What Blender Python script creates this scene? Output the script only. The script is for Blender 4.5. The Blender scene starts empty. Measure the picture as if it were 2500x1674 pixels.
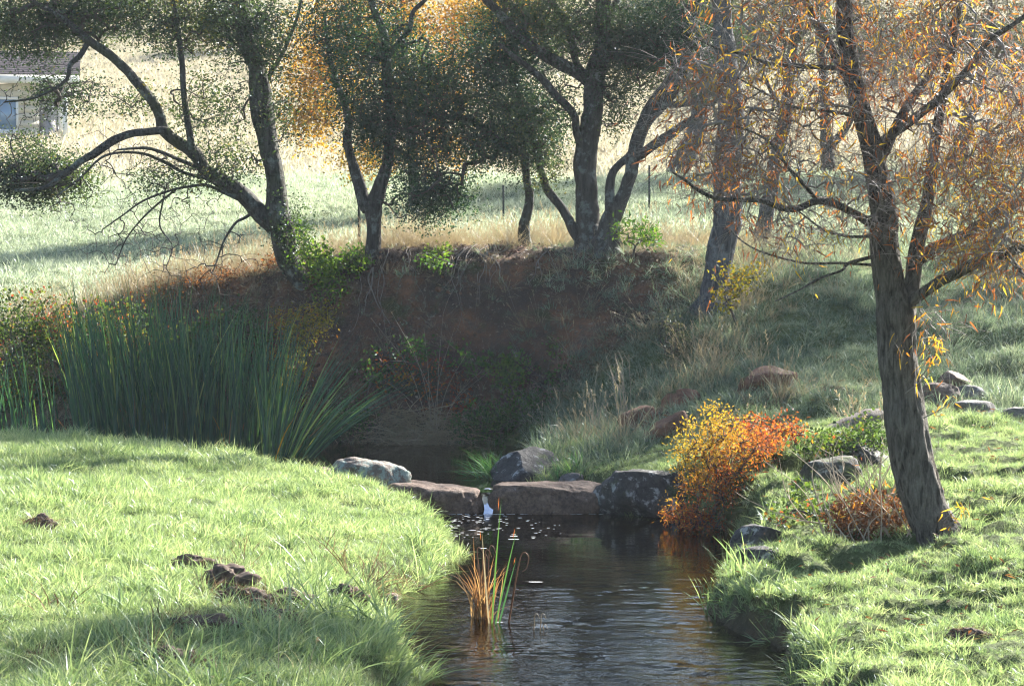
import bpy, math
import numpy as np
from mathutils import Vector
sc = bpy.context.scene
R = math.radians
col = sc.collection

# ------------------------------------------------------------------ camera
F = 5880.0                      # focal length in pixels of the 2500 x 1674 photograph
CAMZ = 3.0
PITCH = math.atan(237.0 / F)
cam_d = bpy.data.cameras.new('camera'); cam = bpy.data.objects.new('camera', cam_d); col.objects.link(cam)
cam.location = (0, 0, CAMZ); cam.rotation_euler = (R(90) - PITCH, 0, 0)
cam_d.sensor_width = 36; cam_d.lens = 36 * F / 2500; cam_d.clip_end = 3000; cam_d.clip_start = .5
cam_d.dof.use_dof = True; cam_d.dof.focus_distance = 25.0; cam_d.dof.aperture_fstop = 8.0
sc.camera = cam
# ------------------------------------------------------------------ sky and sun
HAZE = .00028                    # density of the morning haze
SUN_EL, SUN_AZ = 31.0, 40.0     # degrees; azimuth from the viewing axis towards the right
world = bpy.data.worlds.new('World'); sc.world = world; world.use_nodes = True
wn = world.node_tree.nodes; wl = world.node_tree.links
bg = wn['Background']; sky = wn.new('ShaderNodeTexSky'); sky.sky_type = 'NISHITA'; sky.sun_disc = False
sky.sun_elevation = R(SUN_EL); sky.sun_rotation = R(SUN_AZ); sky.altitude = 300; sky.air_density = 1.0
sky.dust_density = 1.2; sky.ozone_density = 2.2
wl.new(sky.outputs[0], bg.inputs[0]); bg.inputs[1].default_value = 0.055
sun_d = bpy.data.lights.new('sun', 'SUN'); sun = bpy.data.objects.new('sun', sun_d); col.objects.link(sun)
sun_d.energy = 5.0; sun_d.angle = R(0.53); sun_d.color = (1.0, .96, .89)
sv = Vector((math.sin(R(SUN_AZ)) * math.cos(R(SUN_EL)), math.cos(R(SUN_AZ)) * math.cos(R(SUN_EL)), math.sin(R(SUN_EL))))
sun.rotation_euler = sv.to_track_quat('Z', 'Y').to_euler(); sun.location = (30, 40, 40)
sc.view_settings.view_transform = 'Standard'; sc.view_settings.look = 'None'
sc.view_settings.exposure = 2.45; sc.view_settings.gamma = 1
cy = sc.cycles
cy.max_bounces = 7; cy.diffuse_bounces = 3; cy.glossy_bounces = 3; cy.transmission_bounces = 5
cy.transparent_max_bounces = 10; cy.volume_bounces = 0; cy.caustics_reflective = False; cy.caustics_refractive = False
cy.use_denoising = True
cy.filter_width = 1.15
try:
    cy.denoiser = 'OPENIMAGEDENOISE'; cy.denoising_input_passes = 'RGB_ALBEDO_NORMAL'
except Exception: pass
cy.sample_clamp_indirect = 4.0

# ------------------------------------------------------------------ maths helpers
cp, sp = math.cos(PITCH), math.sin(PITCH)
def at(px, py, D):
    """point of the place that stands D metres in front of the camera on the line of sight of a photo pixel"""
    a = (px - 1250.0) / F; b = (837.0 - py) / F
    y = cp + b * sp; z = -sp + b * cp
    return np.array([a / y * D, D, CAMZ + z / y * D])
def to_px(P):
    P = np.asarray(P, float); x, y, z = P[..., 0], P[..., 1], P[..., 2] - CAMZ
    f = y * cp - z * sp; u = y * sp + z * cp
    return 1250 + F * x / f, 837 - F * u / f
def pxm(D): return D / F
def sstep(a, b, x):
    t = np.clip((x - a) / (b - a), 0, 1); return t * t * (3 - 2 * t)
def _hash(ix, iy, iz, seed):
    n = (ix.astype(np.int64) * 374761393 + iy.astype(np.int64) * 668265263 + iz.astype(np.int64) * 1274126177 + seed * 974711) & 0xffffffff
    n = ((n ^ (n >> 13)) * 1274126177) & 0xffffffff
    n = ((n ^ (n >> 16)) * 2246822519) & 0xffffffff
    return ((n ^ (n >> 15)) & 0xffffff) / float(0xffffff) * 2 - 1
def vnoise(P, seed=0):
    P = np.asarray(P, float); i = np.floor(P); f = P - i; f = f * f * (3 - 2 * f); i = i.astype(np.int64)
    r = 0
    for dx in (0, 1):
        for dy in (0, 1):
            for dz in (0, 1):
                w = (f[..., 0] if dx else 1 - f[..., 0]) * (f[..., 1] if dy else 1 - f[..., 1]) * (f[..., 2] if dz else 1 - f[..., 2])
                r = r + w * _hash(i[..., 0] + dx, i[..., 1] + dy, i[..., 2] + dz, seed)
    return r
def fbm(P, oct=4, seed=0, gain=.5):
    P = np.asarray(P, float); a = 1.0; r = 0; s = 0
    for k in range(oct):
        r = r + a * vnoise(P * 2.03 ** k + 17.3 * k, seed + k); s += a; a *= gain
    return r / s
def fbm2(x, y, sc_, oct=4, seed=0, gain=.5):
    return fbm(np.stack([x / sc_, y / sc_, np.zeros_like(x) + .37], -1), oct, seed, gain)
def norm(v): return v / np.maximum(np.linalg.norm(v, axis=-1, keepdims=True), 1e-9)

# ------------------------------------------------------------------ objects helpers
def tag(o, label=None, cat=None, group=None, kind=None):
    if label: o['label'] = label
    if cat: o['category'] = cat
    if group: o['group'] = group
    if kind: o['kind'] = kind
    return o
def empty(name, loc, label=None, cat=None, group=None):
    o = bpy.data.objects.new(name, None); col.objects.link(o); o.location = loc; o.empty_display_size = .1
    return tag(o, label, cat, group)
class MB:
    """collects vertices, faces and one float per vertex; build() links one mesh object"""
    def __init__(s): s.v = []; s.f = {3: [], 4: []}; s.a = []; s.n = 0
    def add(s, verts, faces, val=0.0):
        verts = np.asarray(verts, float).reshape(-1, 3); faces = np.asarray(faces, np.int64)
        if len(faces): s.f[faces.shape[1]].append(faces + s.n)
        s.v.append(verts); s.a.append(np.broadcast_to(np.asarray(val, float), (len(verts),)).copy()); s.n += len(verts)
    def mesh(s, name, mat, off=(0, 0, 0), smooth=True):
        me = bpy.data.meshes.new(name)
        V = np.concatenate(s.v) - np.asarray(off) if s.v else np.zeros((0, 3))
        fs = [np.concatenate(x) for x in (s.f[3], s.f[4]) if x]
        loops = np.concatenate([x.ravel() for x in fs]) if fs else np.zeros(0, int)
        tot = np.concatenate([np.full(len(x), x.shape[1]) for x in fs]) if fs else np.zeros(0, int)
        st = np.concatenate([[0], np.cumsum(tot)[:-1]]) if len(tot) else np.zeros(0, int)
        me.vertices.add(len(V)); me.vertices.foreach_set('co', V.astype(np.float32).ravel())
        me.loops.add(len(loops)); me.loops.foreach_set('vertex_index', loops.astype(np.int32))
        me.polygons.add(len(tot)); me.polygons.foreach_set('loop_start', st.astype(np.int32))
        me.polygons.foreach_set('loop_total', tot.astype(np.int32))
        if smooth and len(tot): me.polygons.foreach_set('use_smooth', np.ones(len(tot), bool))
        at_ = me.attributes.new('v', 'FLOAT', 'POINT')
        if len(V): at_.data.foreach_set('value', np.concatenate(s.a).astype(np.float32))
        me.update(calc_edges=True); me.validate()
        if mat is not None: me.materials.append(mat)
        return me
    def build(s, name, mat, parent=None, off=None, smooth=True):
        if off is None: off = np.array(parent.location) if parent is not None and parent.parent is None else (np.array(parent.matrix_world.translation) if parent is not None else np.zeros(3))
        o = bpy.data.objects.new(name, s.mesh(name, mat, off if parent is not None else np.zeros(3), smooth)); col.objects.link(o)
        o.parent = parent
        return o
    # shapes ------------------------------------------------------
    def tube(s, P, r, sides=8, rough=0.0, seed=0, freq=8.0, val=0.0, cap=True):
        P = np.asarray(P, float); r = np.broadcast_to(np.asarray(r, float), (len(P),)); n = len(P)
        T = norm(np.gradient(P, axis=0)); up = np.array([1., 0, 0]) if abs(T[0][0]) < .8 else np.array([0, 1., 0])
        A = np.zeros((n, 3)); a = np.cross(T[0], up); a /= np.linalg.norm(a)
        for i in range(n):
            a = a - T[i] * a.dot(T[i]); a /= max(np.linalg.norm(a), 1e-9); A[i] = a
        B = np.cross(T, A); th = np.arange(sides) / sides * 2 * np.pi
        c, q = np.cos(th), np.sin(th)
        N = A[:, None] * c[None, :, None] + B[:, None] * q[None, :, None]
        V = P[:, None] + N * r[:, None, None]
        if rough:
            L = np.concatenate([[0], np.cumsum(np.linalg.norm(np.diff(P, axis=0), axis=1))])
            Q = np.stack([np.broadcast_to(c, (n, sides)) * 1.0, np.broadcast_to(q, (n, sides)) * 1.0, np.broadcast_to(L[:, None], (n, sides)) * freq * .25], -1)
            d = fbm(Q * 1.6, 3, seed)
            V = V + N * (d * rough * r[:, None])[..., None]
        i = np.arange(n - 1)[:, None] * sides; j = np.arange(sides); k = (j + 1) % sides
        fc = np.stack([i + j, i + k, i + sides + k, i + sides + j], -1).reshape(-1, 4)
        s.add(V.reshape(-1, 3), fc, val)
        if cap:
            for ring, fl in ((0, 1), (n - 1, 0)):
                ct = P[ring]; base = V[ring]
                f = np.stack([np.arange(sides), (np.arange(sides) + 1) % sides, np.full(sides, sides)], -1)
                if fl: f = f[:, ::-1]
                s.add(np.vstack([base, ct[None]]), f, val)
    def segs(s, A, B, ra, rb, sides=3, val=0.0):
        A = np.asarray(A, float); B = np.asarray(B, float); n = len(A)
        if n == 0: return
        T = norm(B - A); up = np.where(np.abs(T[:, 2:3]) < .9, np.array([[0, 0, 1.]]), np.array([[1., 0, 0]]))
        X = norm(np.cross(T, up)); Y = np.cross(T, X); th = np.arange(sides) / sides * 2 * np.pi
        Nn = X[:, None] * np.cos(th)[None, :, None] + Y[:, None] * np.sin(th)[None, :, None]
        ra = np.broadcast_to(ra, (n,)); rb = np.broadcast_to(rb, (n,))
        V = np.concatenate([A[:, None] + Nn * ra[:, None, None], B[:, None] + Nn * rb[:, None, None]], 1)
        i = (np.arange(n) * 2 * sides)[:, None]; j = np.arange(sides); k = (j + 1) % sides
        fc = np.stack([i + j, i + k, i + sides + k, i + sides + j], -1).reshape(-1, 4)
        s.add(V.reshape(-1, 3), fc, np.repeat(np.broadcast_to(val, (n,)), 2 * sides))
    def leaves(s, P, Dr, N, L, W, val, fold=.25):
        """simple leaf: base, two side points, tip; folded along the midrib"""
        n = len(P); Dr = norm(Dr); N = norm(N - Dr * (N * Dr).sum(-1, keepdims=True)); S = np.cross(Dr, N)
        L = np.broadcast_to(L, (n,))[:, None]; W = np.broadcast_to(W, (n,))[:, None]
        V = np.stack([P, P + Dr * L * .48 + S * W * .5 + N * W * fold, P + Dr * L, P + Dr * L * .48 - S * W * .5 + N * W * fold], 1)
        i = (np.arange(n) * 4)[:, None]
        f = np.concatenate([i + np.array([0, 1, 2]), i + np.array([0, 2, 3])])
        s.add(V.reshape(-1, 3), f, np.repeat(val, 4))
    def blades(s, P, Dr, H, W, bend, val, nseg=3, face=None, rng=None, curl=0.0):
        """grass blades: P base, Dr start direction, bend = horizontal bend vector added with the square of the length"""
        n = len(P); Dr = norm(Dr)
        if face is None:
            a = rng.uniform(0, 2 * np.pi, n); face = np.stack([np.cos(a), np.sin(a), np.zeros(n)], -1)
        S = norm(np.cross(Dr, face)); H = np.broadcast_to(H, (n,)); W = np.broadcast_to(W, (n,))
        rows = []
        for k in range(nseg + 1):
            t = k / nseg
            c = P + Dr * (H * t)[:, None] + bend * (H * t * t)[:, None] - np.array([0, 0, 1.]) * (H * (np.linalg.norm(bend, axis=1) ** 1.6) * .5 * t ** 3 * (1 + curl))[:, None]
            w = W * (1 - t ** 2.2) * .5 * (0.7 + .3 * min(1, 3 * t))
            if k < nseg: rows += [c - S * w[:, None], c + S * w[:, None]]
            else: rows += [c]
        V = np.stack(rows, 1); m = 2 * nseg + 1; i = (np.arange(n) * m)[:, None]
        q = [i + np.array([2 * k, 2 * k + 1, 2 * k + 3, 2 * k + 2]) for k in range(nseg - 1)]
        vv = np.repeat(np.broadcast_to(val, (n,)), m); base = s.n
        s.add(V.reshape(-1, 3), np.concatenate(q) if q else np.zeros((0, 4), int), vv)
        tri = (i + np.array([2 * nseg - 2, 2 * nseg - 1, 2 * nseg])) + base
        s.f[3].append(tri)
def box(x0, x1, y0, y1, z0, z1):
    V = [(x, y, z) for z in (z0, z1) for y in (y0, y1) for x in (x0, x1)]
    return V, [(0, 2, 3, 1), (4, 5, 7, 6), (0, 1, 5, 4), (2, 6, 7, 3), (0, 4, 6, 2), (1, 3, 7, 5)]
def spline(pts, per=6):
    P = np.asarray(pts, float); n = len(P)
    if n < 3: return np.array([P[0] * (1 - t) + P[-1] * t for t in np.linspace(0, 1, per + 1)])
    Q = np.vstack([2 * P[0] - P[1], P, 2 * P[-1] - P[-2]]); out = []
    for i in range(n - 1):
        p0, p1, p2, p3 = Q[i:i + 4]
        for t in np.arange(per) / per:
            out.append(.5 * (2 * p1 + (p2 - p0) * t + (2 * p0 - 5 * p1 + 4 * p2 - p3) * t * t + (3 * p1 - p0 - 3 * p2 + p3) * t ** 3))
    out.append(P[-1]); return np.array(out)

# ------------------------------------------------------------------ materials
def newmat(name):
    m = bpy.data.materials.new(name); m.use_nodes = True; nt = m.node_tree; nt.nodes.clear()
    out = nt.nodes.new('ShaderNodeOutputMaterial'); return m, nt, out
def N(nt, t, **kw):
    n = nt.nodes.new(t)
    for k, v in kw.items(): setattr(n, k, v)
    return n
def ramp(nt, stops, fac, interp='LINEAR'):
    r = nt.nodes.new('ShaderNodeValToRGB'); e = r.color_ramp.elements; r.color_ramp.interpolation = interp
    while len(e) > 1: e.remove(e[-1])
    e[0].position = stops[0][0]; e[0].color = (*stops[0][1], 1)
    for p, c in stops[1:]:
        x = e.new(p); x.color = (*c, 1)
    nt.links.new(fac, r.inputs[0]); return r.outputs[0]
def noise(nt, vec, scale, detail=4, rough=.55, dist=0.0):
    n = N(nt, 'ShaderNodeTexNoise'); n.inputs['Scale'].default_value = scale; n.inputs['Detail'].default_value = detail
    n.inputs['Roughness'].default_value = rough; n.inputs['Distortion'].default_value = dist
    if vec is not None: nt.links.new(vec, n.inputs['Vector'])
    return n.outputs['Fac']
def math_(nt, op, a, b=None, clamp=False):
    n = N(nt, 'ShaderNodeMath', operation=op, use_clamp=clamp)
    for i, x in enumerate((a, b)):
        if x is None: continue
        if isinstance(x, (int, float)): n.inputs[i].default_value = x
        else: nt.links.new(x, n.inputs[i])
    return n.outputs[0]
def mixc(nt, f, a, b, blend='MIX'):
    n = N(nt, 'ShaderNodeMix', data_type='RGBA', blend_type=blend)
    for i, x in ((0, f), (6, a), (7, b)):
        if isinstance(x, (int, float)): n.inputs[i].default_value = x
        elif isinstance(x, tuple): n.inputs[i].default_value = (*x, 1)
        else: nt.links.new(x, n.inputs[i])
    return n.outputs[2]
def geopos(nt): return N(nt, 'ShaderNodeNewGeometry').outputs['Position']
def scalev(nt, vec, s):
    n = N(nt, 'ShaderNodeMapping'); n.inputs['Scale'].default_value = s; nt.links.new(vec, n.inputs['Vector']); return n.outputs[0]
def bump(nt, h, strength, dist=.02):
    b = N(nt, 'ShaderNodeBump'); b.inputs['Strength'].default_value = strength; b.inputs['Distance'].default_value = dist
    nt.links.new(h, b.inputs['Height']); return b.outputs[0]
def leafmat(name, stops, trans=.45, gloss=.07, grough=.35, tboost=(1.5, 1.45, .8), patch=0.0, patchscale=1.2, inst=0.0):
    """thin leaf or blade: diffuse + light shining through + a weak waxy gloss; colour from the per-leaf value"""
    m, nt, out = newmat(name)
    v = N(nt, 'ShaderNodeAttribute', attribute_name='v').outputs['Fac']
    if inst:
        v = math_(nt, 'ADD', math_(nt, 'MULTIPLY', v, 1 - inst), math_(nt, 'MULTIPLY', N(nt, 'ShaderNodeObjectInfo').outputs['Random'], inst))
    if patch:
        p = math_(nt, 'SUBTRACT', noise(nt, geopos(nt), patchscale, 3), .5)
        v = math_(nt, 'ADD', v, math_(nt, 'MULTIPLY', p, patch), True)
    c = ramp(nt, stops, v)
    d = N(nt, 'ShaderNodeBsdfDiffuse'); nt.links.new(c, d.inputs[0])
    t = N(nt, 'ShaderNodeBsdfTranslucent'); nt.links.new(mixc(nt, 1.0, c, tboost, 'MULTIPLY'), t.inputs[0])
    a = N(nt, 'ShaderNodeMixShader'); a.inputs[0].default_value = trans; nt.links.new(d.outputs[0], a.inputs[1]); nt.links.new(t.outputs[0], a.inputs[2])
    g = N(nt, 'ShaderNodeBsdfGlossy'); g.inputs['Roughness'].default_value = grough; g.inputs[0].default_value = (.55, .6, .65, 1)
    b = N(nt, 'ShaderNodeMixShader'); b.inputs[0].default_value = gloss; nt.links.new(a.outputs[0], b.inputs[1]); nt.links.new(g.outputs[0], b.inputs[2])
    nt.links.new(b.outputs[0], out.inputs[0]); return m
def barkmat(name, dark, light, lichen=None, scale=1.0, bstr=.9, moss=None, furrow=6.0):
    m, nt, out = newmat(name); p = geopos(nt)
    n1 = noise(nt, scalev(nt, p, (furrow * 3 * scale, furrow * 3 * scale, furrow * .55 * scale)), 1.0, 6, .65, .6)
    n2 = noise(nt, p, 2.2 * scale, 4)
    n3 = noise(nt, p, 60 * scale, 3)
    c = ramp(nt, [(.32, dark), (.62, light)], n1)
    c = mixc(nt, math_(nt, 'MULTIPLY', n3, .5), c, tuple(x * .55 for x in dark))
    if lichen: c = mixc(nt, ramp(nt, [(.53, (0, 0, 0)), (.63, (.75, .75, .75))], noise(nt, p, 5.5 * scale, 6, .7)), c, lichen)
    if moss: c = mixc(nt, ramp(nt, [(.5, (0, 0, 0)), (.66, (.7, .7, .7))], n2), c, moss)
    b = N(nt, 'ShaderNodeBsdfPrincipled'); nt.links.new(c, b.inputs['Base Color']); b.inputs['Roughness'].default_value = .9
    b.inputs['Specular IOR Level'].default_value = .25
    nt.links.new(bump(nt, math_(nt, 'ADD', n1, math_(nt, 'MULTIPLY', n3, .3)), bstr, .07), b.inputs['Normal'])
    nt.links.new(b.outputs[0], out.inputs[0]); return m
def rockmat(name, base, base2, lichen=(.30, .33, .30), lich=.58, moss=(.05, .075, .015), mossy=.62, wet=0.0, orange=None):
    m, nt, out = newmat(name); p = geopos(nt)
    n1 = noise(nt, p, 3.5, 8, .65, .4); n2 = noise(nt, p, 22, 6, .7); n3 = noise(nt, p, 7, 6, .72)
    c = ramp(nt, [(.3, base2), (.66, base)], n1)
    c = mixc(nt, ramp(nt, [(.35, (.75, .75, .75)), (.62, (0, 0, 0))], n2), c, tuple(x * .45 for x in base2))
    if orange: c = mixc(nt, ramp(nt, [(.5, (0, 0, 0)), (.64, (.8, .8, .8))], noise(nt, p, 2.6, 5)), c, orange)
    c = mixc(nt, ramp(nt, [(lich, (0, 0, 0)), (lich + .08, (.85, .85, .85))], n3), c, lichen)
    nz = N(nt, 'ShaderNodeSeparateXYZ'); nt.links.new(N(nt, 'ShaderNodeNewGeometry').outputs['Normal'], nz.inputs[0])
    mk = math_(nt, 'MULTIPLY', ramp(nt, [(mossy, (0, 0, 0)), (mossy + .1, (1, 1, 1))], noise(nt, p, 4.3, 5)), math_(nt, 'ADD', math_(nt, 'MULTIPLY', nz.outputs[2], .7), .3, True), True)
    c = mixc(nt, mk, c, moss)
    b = N(nt, 'ShaderNodeBsdfPrincipled'); nt.links.new(c, b.inputs['Base Color']); b.inputs['Roughness'].default_value = .8 - .4 * wet
    b.inputs['Specular IOR Level'].default_value = .35
    nt.links.new(bump(nt, math_(nt, 'ADD', n1, math_(nt, 'MULTIPLY', n2, .5)), .8, .05), b.inputs['Normal'])
    nt.links.new(b.outputs[0], out.inputs[0]); return m
def plain(name, c, rough=.8, var=.25, scale=6.0, metal=0.0):
    m, nt, out = newmat(name); p = geopos(nt)
    n = noise(nt, p, scale, 5, .6)
    cc = ramp(nt, [(.3, tuple(x * (1 - var) for x in c)), (.7, tuple(min(1, x * (1 + var)) for x in c))], n)
    b = N(nt, 'ShaderNodeBsdfPrincipled'); nt.links.new(cc, b.inputs['Base Color']); b.inputs['Roughness'].default_value = rough
    b.inputs['Metallic'].default_value = metal; b.inputs['Specular IOR Level'].default_value = .3
    nt.links.new(b.outputs[0], out.inputs[0]); return m

M = {}
M['oak_bark'] = barkmat('oak_bark', (.035, .030, .026), (.115, .105, .092), (.20, .22, .20), 1.0, .9)
M['mossy_bark'] = barkmat('mossy_bark', (.030, .027, .022), (.10, .095, .08), (.20, .22, .19), 1.0, .9, (.06, .07, .03))
M['grey_bark'] = barkmat('grey_bark', (.045, .042, .042), (.15, .145, .145), (.2, .21, .21), .8, .9)
M['willow_bark'] = barkmat('willow_bark', (.020, .017, .014), (.24, .215, .185), None, 1.0, 1.0, None, 9.0)  # furrow shading deepened in the colour, as bump shows little on a shaded trunk
M['twig'] = plain('twig', (.075, .062, .052), .9, .3)
M['willow_twig'] = plain('willow_twig', (.21, .18, .16), .6, .35, 9)
M['dead_twig'] = plain('dead_twig', (.36, .29, .21), .8, .35, 9)
M['oak_leaf'] = leafmat('oak_leaf', [(0, (.014, .034, .022)), (.55, (.026, .056, .032)), (.85, (.05, .085, .035)), (1, (.11, .12, .035))], .36, .06, .40, (1.7, 2.0, .9))
M['oak_leaf_olive'] = leafmat('oak_leaf_olive', [(0, (.020, .036, .020)), (.6, (.042, .066, .030)), (.9, (.08, .10, .035)), (1, (.17, .13, .035))], .40, .06, .40, (1.8, 1.9, .8))
M['autumn_leaf'] = leafmat('autumn_leaf', [(0, (.07, .075, .018)), (.35, (.22, .17, .025)), (.7, (.36, .22, .025)), (1, (.28, .10, .02))], .55, .05, .4, (1.9, 1.5, .6))
M['grey_leaf'] = leafmat('grey_leaf', [(0, (.04, .048, .032)), (.6, (.075, .082, .05)), (1, (.13, .11, .06))], .4, .05, .42, (1.5, 1.5, .9))
M['willow_leaf'] = leafmat('willow_leaf', [(0, (.10, .045, .03)), (.3, (.20, .075, .035)), (.55, (.30, .105, .03)), (.75, (.38, .22, .03)), (1, (.46, .36, .05))], .5, 0.05, .5, (1.8, 1.5, .7))
M['bramble_leaf'] = leafmat('bramble_leaf', [(0, (.02, .045, .015)), (.55, (.05, .085, .022)), (.75, (.11, .13, .03)), (.87, (.22, .07, .03)), (1, (.20, .035, .022))], .45, 0.035, .5, (1.9, 1.8, .8))
M['green_leaf'] = leafmat('green_leaf', [(0, (.022, .055, .016)), (.6, (.05, .11, .022)), (1, (.12, .17, .03))], .45, 0.035, .5, (1.9, 2.0, .7))
M['yellow_leaf'] = leafmat('yellow_leaf', [(0, (.06, .075, .018)), (.5, (.17, .16, .025)), (.85, (.28, .18, .02)), (1, (.26, .09, .02))], .5, 0.03, .5, (1.8, 1.7, .6))
M['orange_leaf'] = leafmat('orange_leaf', [(0, (.24, .20, .03)), (.35, (.30, .20, .025)), (.6, (.26, .10, .03)), (.85, (.21, .055, .025)), (1, (.14, .03, .018))], .5, 0.03, .5, (1.8, 1.5, .7))
M['reed_leaf'] = leafmat('reed_leaf', [(0, (.022, .06, .04)), (.5, (.045, .105, .06)), (.8, (.09, .17, .06)), (1, (.24, .27, .09))], .35, 0.05, .5, (1.6, 1.8, .7))
M['dry_reed'] = leafmat('dry_reed', [(0, (.16, .085, .04)), (.5, (.28, .15, .06)), (1, (.42, .28, .13))], .35, 0.04, .5, (1.3, 1.2, .9))
M['brown_leaf'] = leafmat('brown_leaf', [(0, (.08, .04, .02)), (.5, (.16, .07, .03)), (1, (.26, .12, .04))], .35, 0.03, .5, (1.4, 1.2, .8))
M['straw'] = leafmat('straw', [(0, (.22, .16, .09)), (.5, (.34, .27, .16)), (1, (.46, .39, .25))], .40, .07, .4, (1.2, 1.15, .95), inst=.4)
M['lush_grass'] = leafmat('lush_grass', [(0, (.055, .10, .045)), (.3, (.16, .23, .095)), (.6, (.30, .365, .165)), (.88, (.43, .46, .26)), (1, (.47, .41, .27))], .42, .07, .40, (1.4, 1.45, 1.05), patch=.5, patchscale=1.6, inst=.45)
M['dewy_grass'] = leafmat('dewy_grass', [(0, (.04, .07, .045)), (.4, (.12, .17, .11)), (.75, (.28, .32, .22)), (1, (.44, .42, .31))], .40, .07, .42, (1.3, 1.35, 1.0), patch=1.0, patchscale=1.1, inst=.4)
M['meadow_grass'] = leafmat('meadow_grass', [(0, (.12, .16, .09)), (.3, (.26, .31, .20)), (.6, (.44, .48, .36)), (1, (.55, .54, .43))], .42, .07, .42, (1.15, 1.2, 1.0), patch=.9, patchscale=.22, inst=.3)
M['thatch'] = leafmat('thatch', [(0, (.06, .04, .025)), (.6, (.13, .085, .05)), (1, (.26, .20, .12))], .3, .03, .5, (1.2, 1.1, .9))
M['litter'] = leafmat('litter', [(0, (.06, .04, .03)), (.5, (.15, .10, .07)), (1, (.32, .25, .19))], .2, .04, .5, (1.1, 1.0, .9))
M['root'] = plain('root', (.20, .16, .13), .9, .3)
M['hill_grass'] = leafmat('hill_grass', [(0, (.22, .21, .13)), (.35, (.38, .34, .24)), (.75, (.50, .44, .33)), (1, (.56, .51, .40))], .40, .05, .5, (1.1, 1.1, 1.0), patch=.9, patchscale=.09, inst=.3)


# ------------------------------------------------------------------ terrain
STREAM = np.array([(-1.6, -30), (-1.3, 5), (-.8, 12), (-.55, 16), (-.62, 17), (-.9, 18.5), (-1.02, 20), (-.72, 21.5), (-.42, 23.5), (-.75, 25.3), (-1.3, 26.6),
    (-2.0, 27.5), (-3.0, 28.6), (-5.2, 29.6), (-9, 30.3), (-14, 31), (-30, 32), (-30, 34.5), (-14, 34), (-8, 34.1), (-3, 34.1), (-.6, 33.9), (.25, 33.0), (.35, 31.6), (.0, 30.2), (-.15, 29.0), (.25, 28.3), (.8, 27.9), (1.15, 27.5),
    (1.25, 26.7), (1.85, 26.5), (2.3, 25), (2.35, 23.8), (2.15, 22), (1.65, 20.2), (1.58, 19.6), (1.72, 18.8), (2.06, 17.8), (1.85, 16.4), (1.9, 14), (2.2, 5), (2.6, -30)], float)
def sdf_stream(x, y):
    """distance to the waterline, positive on land"""
    P = np.stack([x.ravel(), y.ravel()], -1); A = STREAM; B = np.roll(STREAM, -1, 0)
    best = np.full(len(P), 1e9); ins = np.zeros(len(P), bool)
    for a, b in zip(A, B):
        e = b - a; t = np.clip(((P - a) @ e) / (e @ e), 0, 1); d = np.hypot(*(P - a - t[:, None] * e).T); best = np.minimum(best, d)
        c = ((a[1] > P[:, 1]) != (b[1] > P[:, 1])); xx = (b[0] - a[0]) * (P[:, 1] - a[1]) / (b[1] - a[1] + 1e-12) + a[0]; ins ^= c & (P[:, 0] < xx)
    return np.where(ins, -best, best).reshape(x.shape)
def tps(pts, vals, reg=1e-3):
    n = len(pts); d = np.hypot(pts[:, None, 0] - pts[None, :, 0], pts[:, None, 1] - pts[None, :, 1]); K = d * d * np.log(d + 1e-9) + reg * np.eye(n)
    Pm = np.hstack([np.ones((n, 1)), pts]); A = np.block([[K, Pm], [Pm.T, np.zeros((3, 3))]])
    w = np.linalg.solve(A, np.concatenate([vals, np.zeros(3)]))
    def f(x, y):
        r = w[n] + w[n + 1] * x + w[n + 2] * y
        for (a, b), c in zip(pts, w[:n]):
            d = np.hypot(x - a, y - b); r = r + c * d * d * np.log(d + 1e-9)
        return r
    return f
LOW = np.array([(-6, 28.6, .74), (-4.2, 28, .62), (-3, 26.5, .56), (-5, 24, .68), (-3, 22, .58), (-1.8, 23, .36), (-5, 18, .62), (-3, 18, .54), (-1.8, 19, .36), (-2, 15, .5), (-4, 13, .6), (-9, 20, .8), (-10, 28, .8), (-1.6, 26, .40), (-1.1, 23.5, .26),
    (-12, 33, .5), (-6, 34.6, .5), (-3, 34.8, .5), (-.5, 34.6, .5), (0.8, 33.2, .7), (1.0, 31.5, .6), (.5, 29.6, .42), (1.1, 28.6, .45), (1.8, 28, .55),
    (1.7, 30.2, .85), (2.6, 29.2, .95), (3.4, 31, 1.30), (2.9, 33.6, 1.95), (2.0, 33.4, 1.5), (3.6, 35, 2.55), (2.9, 26.3, .72), (3.6, 26.8, .92), (4.3, 26.4, .85), (3.2, 24.3, .55), (3.63, 20.5, .46), (2.6, 20.2, .34), (2.4, 18.8, .28), (3.5, 18, .36), (2.7, 16.5, .30), (4.5, 21, .52), (5.1, 26, .80), (5.6, 30, 1.0), (6.0, 33, 1.6), (6.6, 37, 2.3), (9, 37, 2.6), (9, 30, 1.3), (9, 22, .8), (5, 14, .5), (3, 10, .45), (-4, 5, .7), (5, 5, .7), (7, 41, 2.9), (12, 41, 3.2)])
f_low = tps(LOW[:, :2], LOW[:, 2], .05)
PROF_Y = [0, 36, 42, 46, 50, 57, 63, 75, 95, 130, 170, 210, 250, 440]; PROF_Z = [2.4, 2.7, 2.85, 2.95, 3.2, 4.0, 4.45, 5.3, 7.1, 12.2, 20.5, 30, 34, 35]
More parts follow.
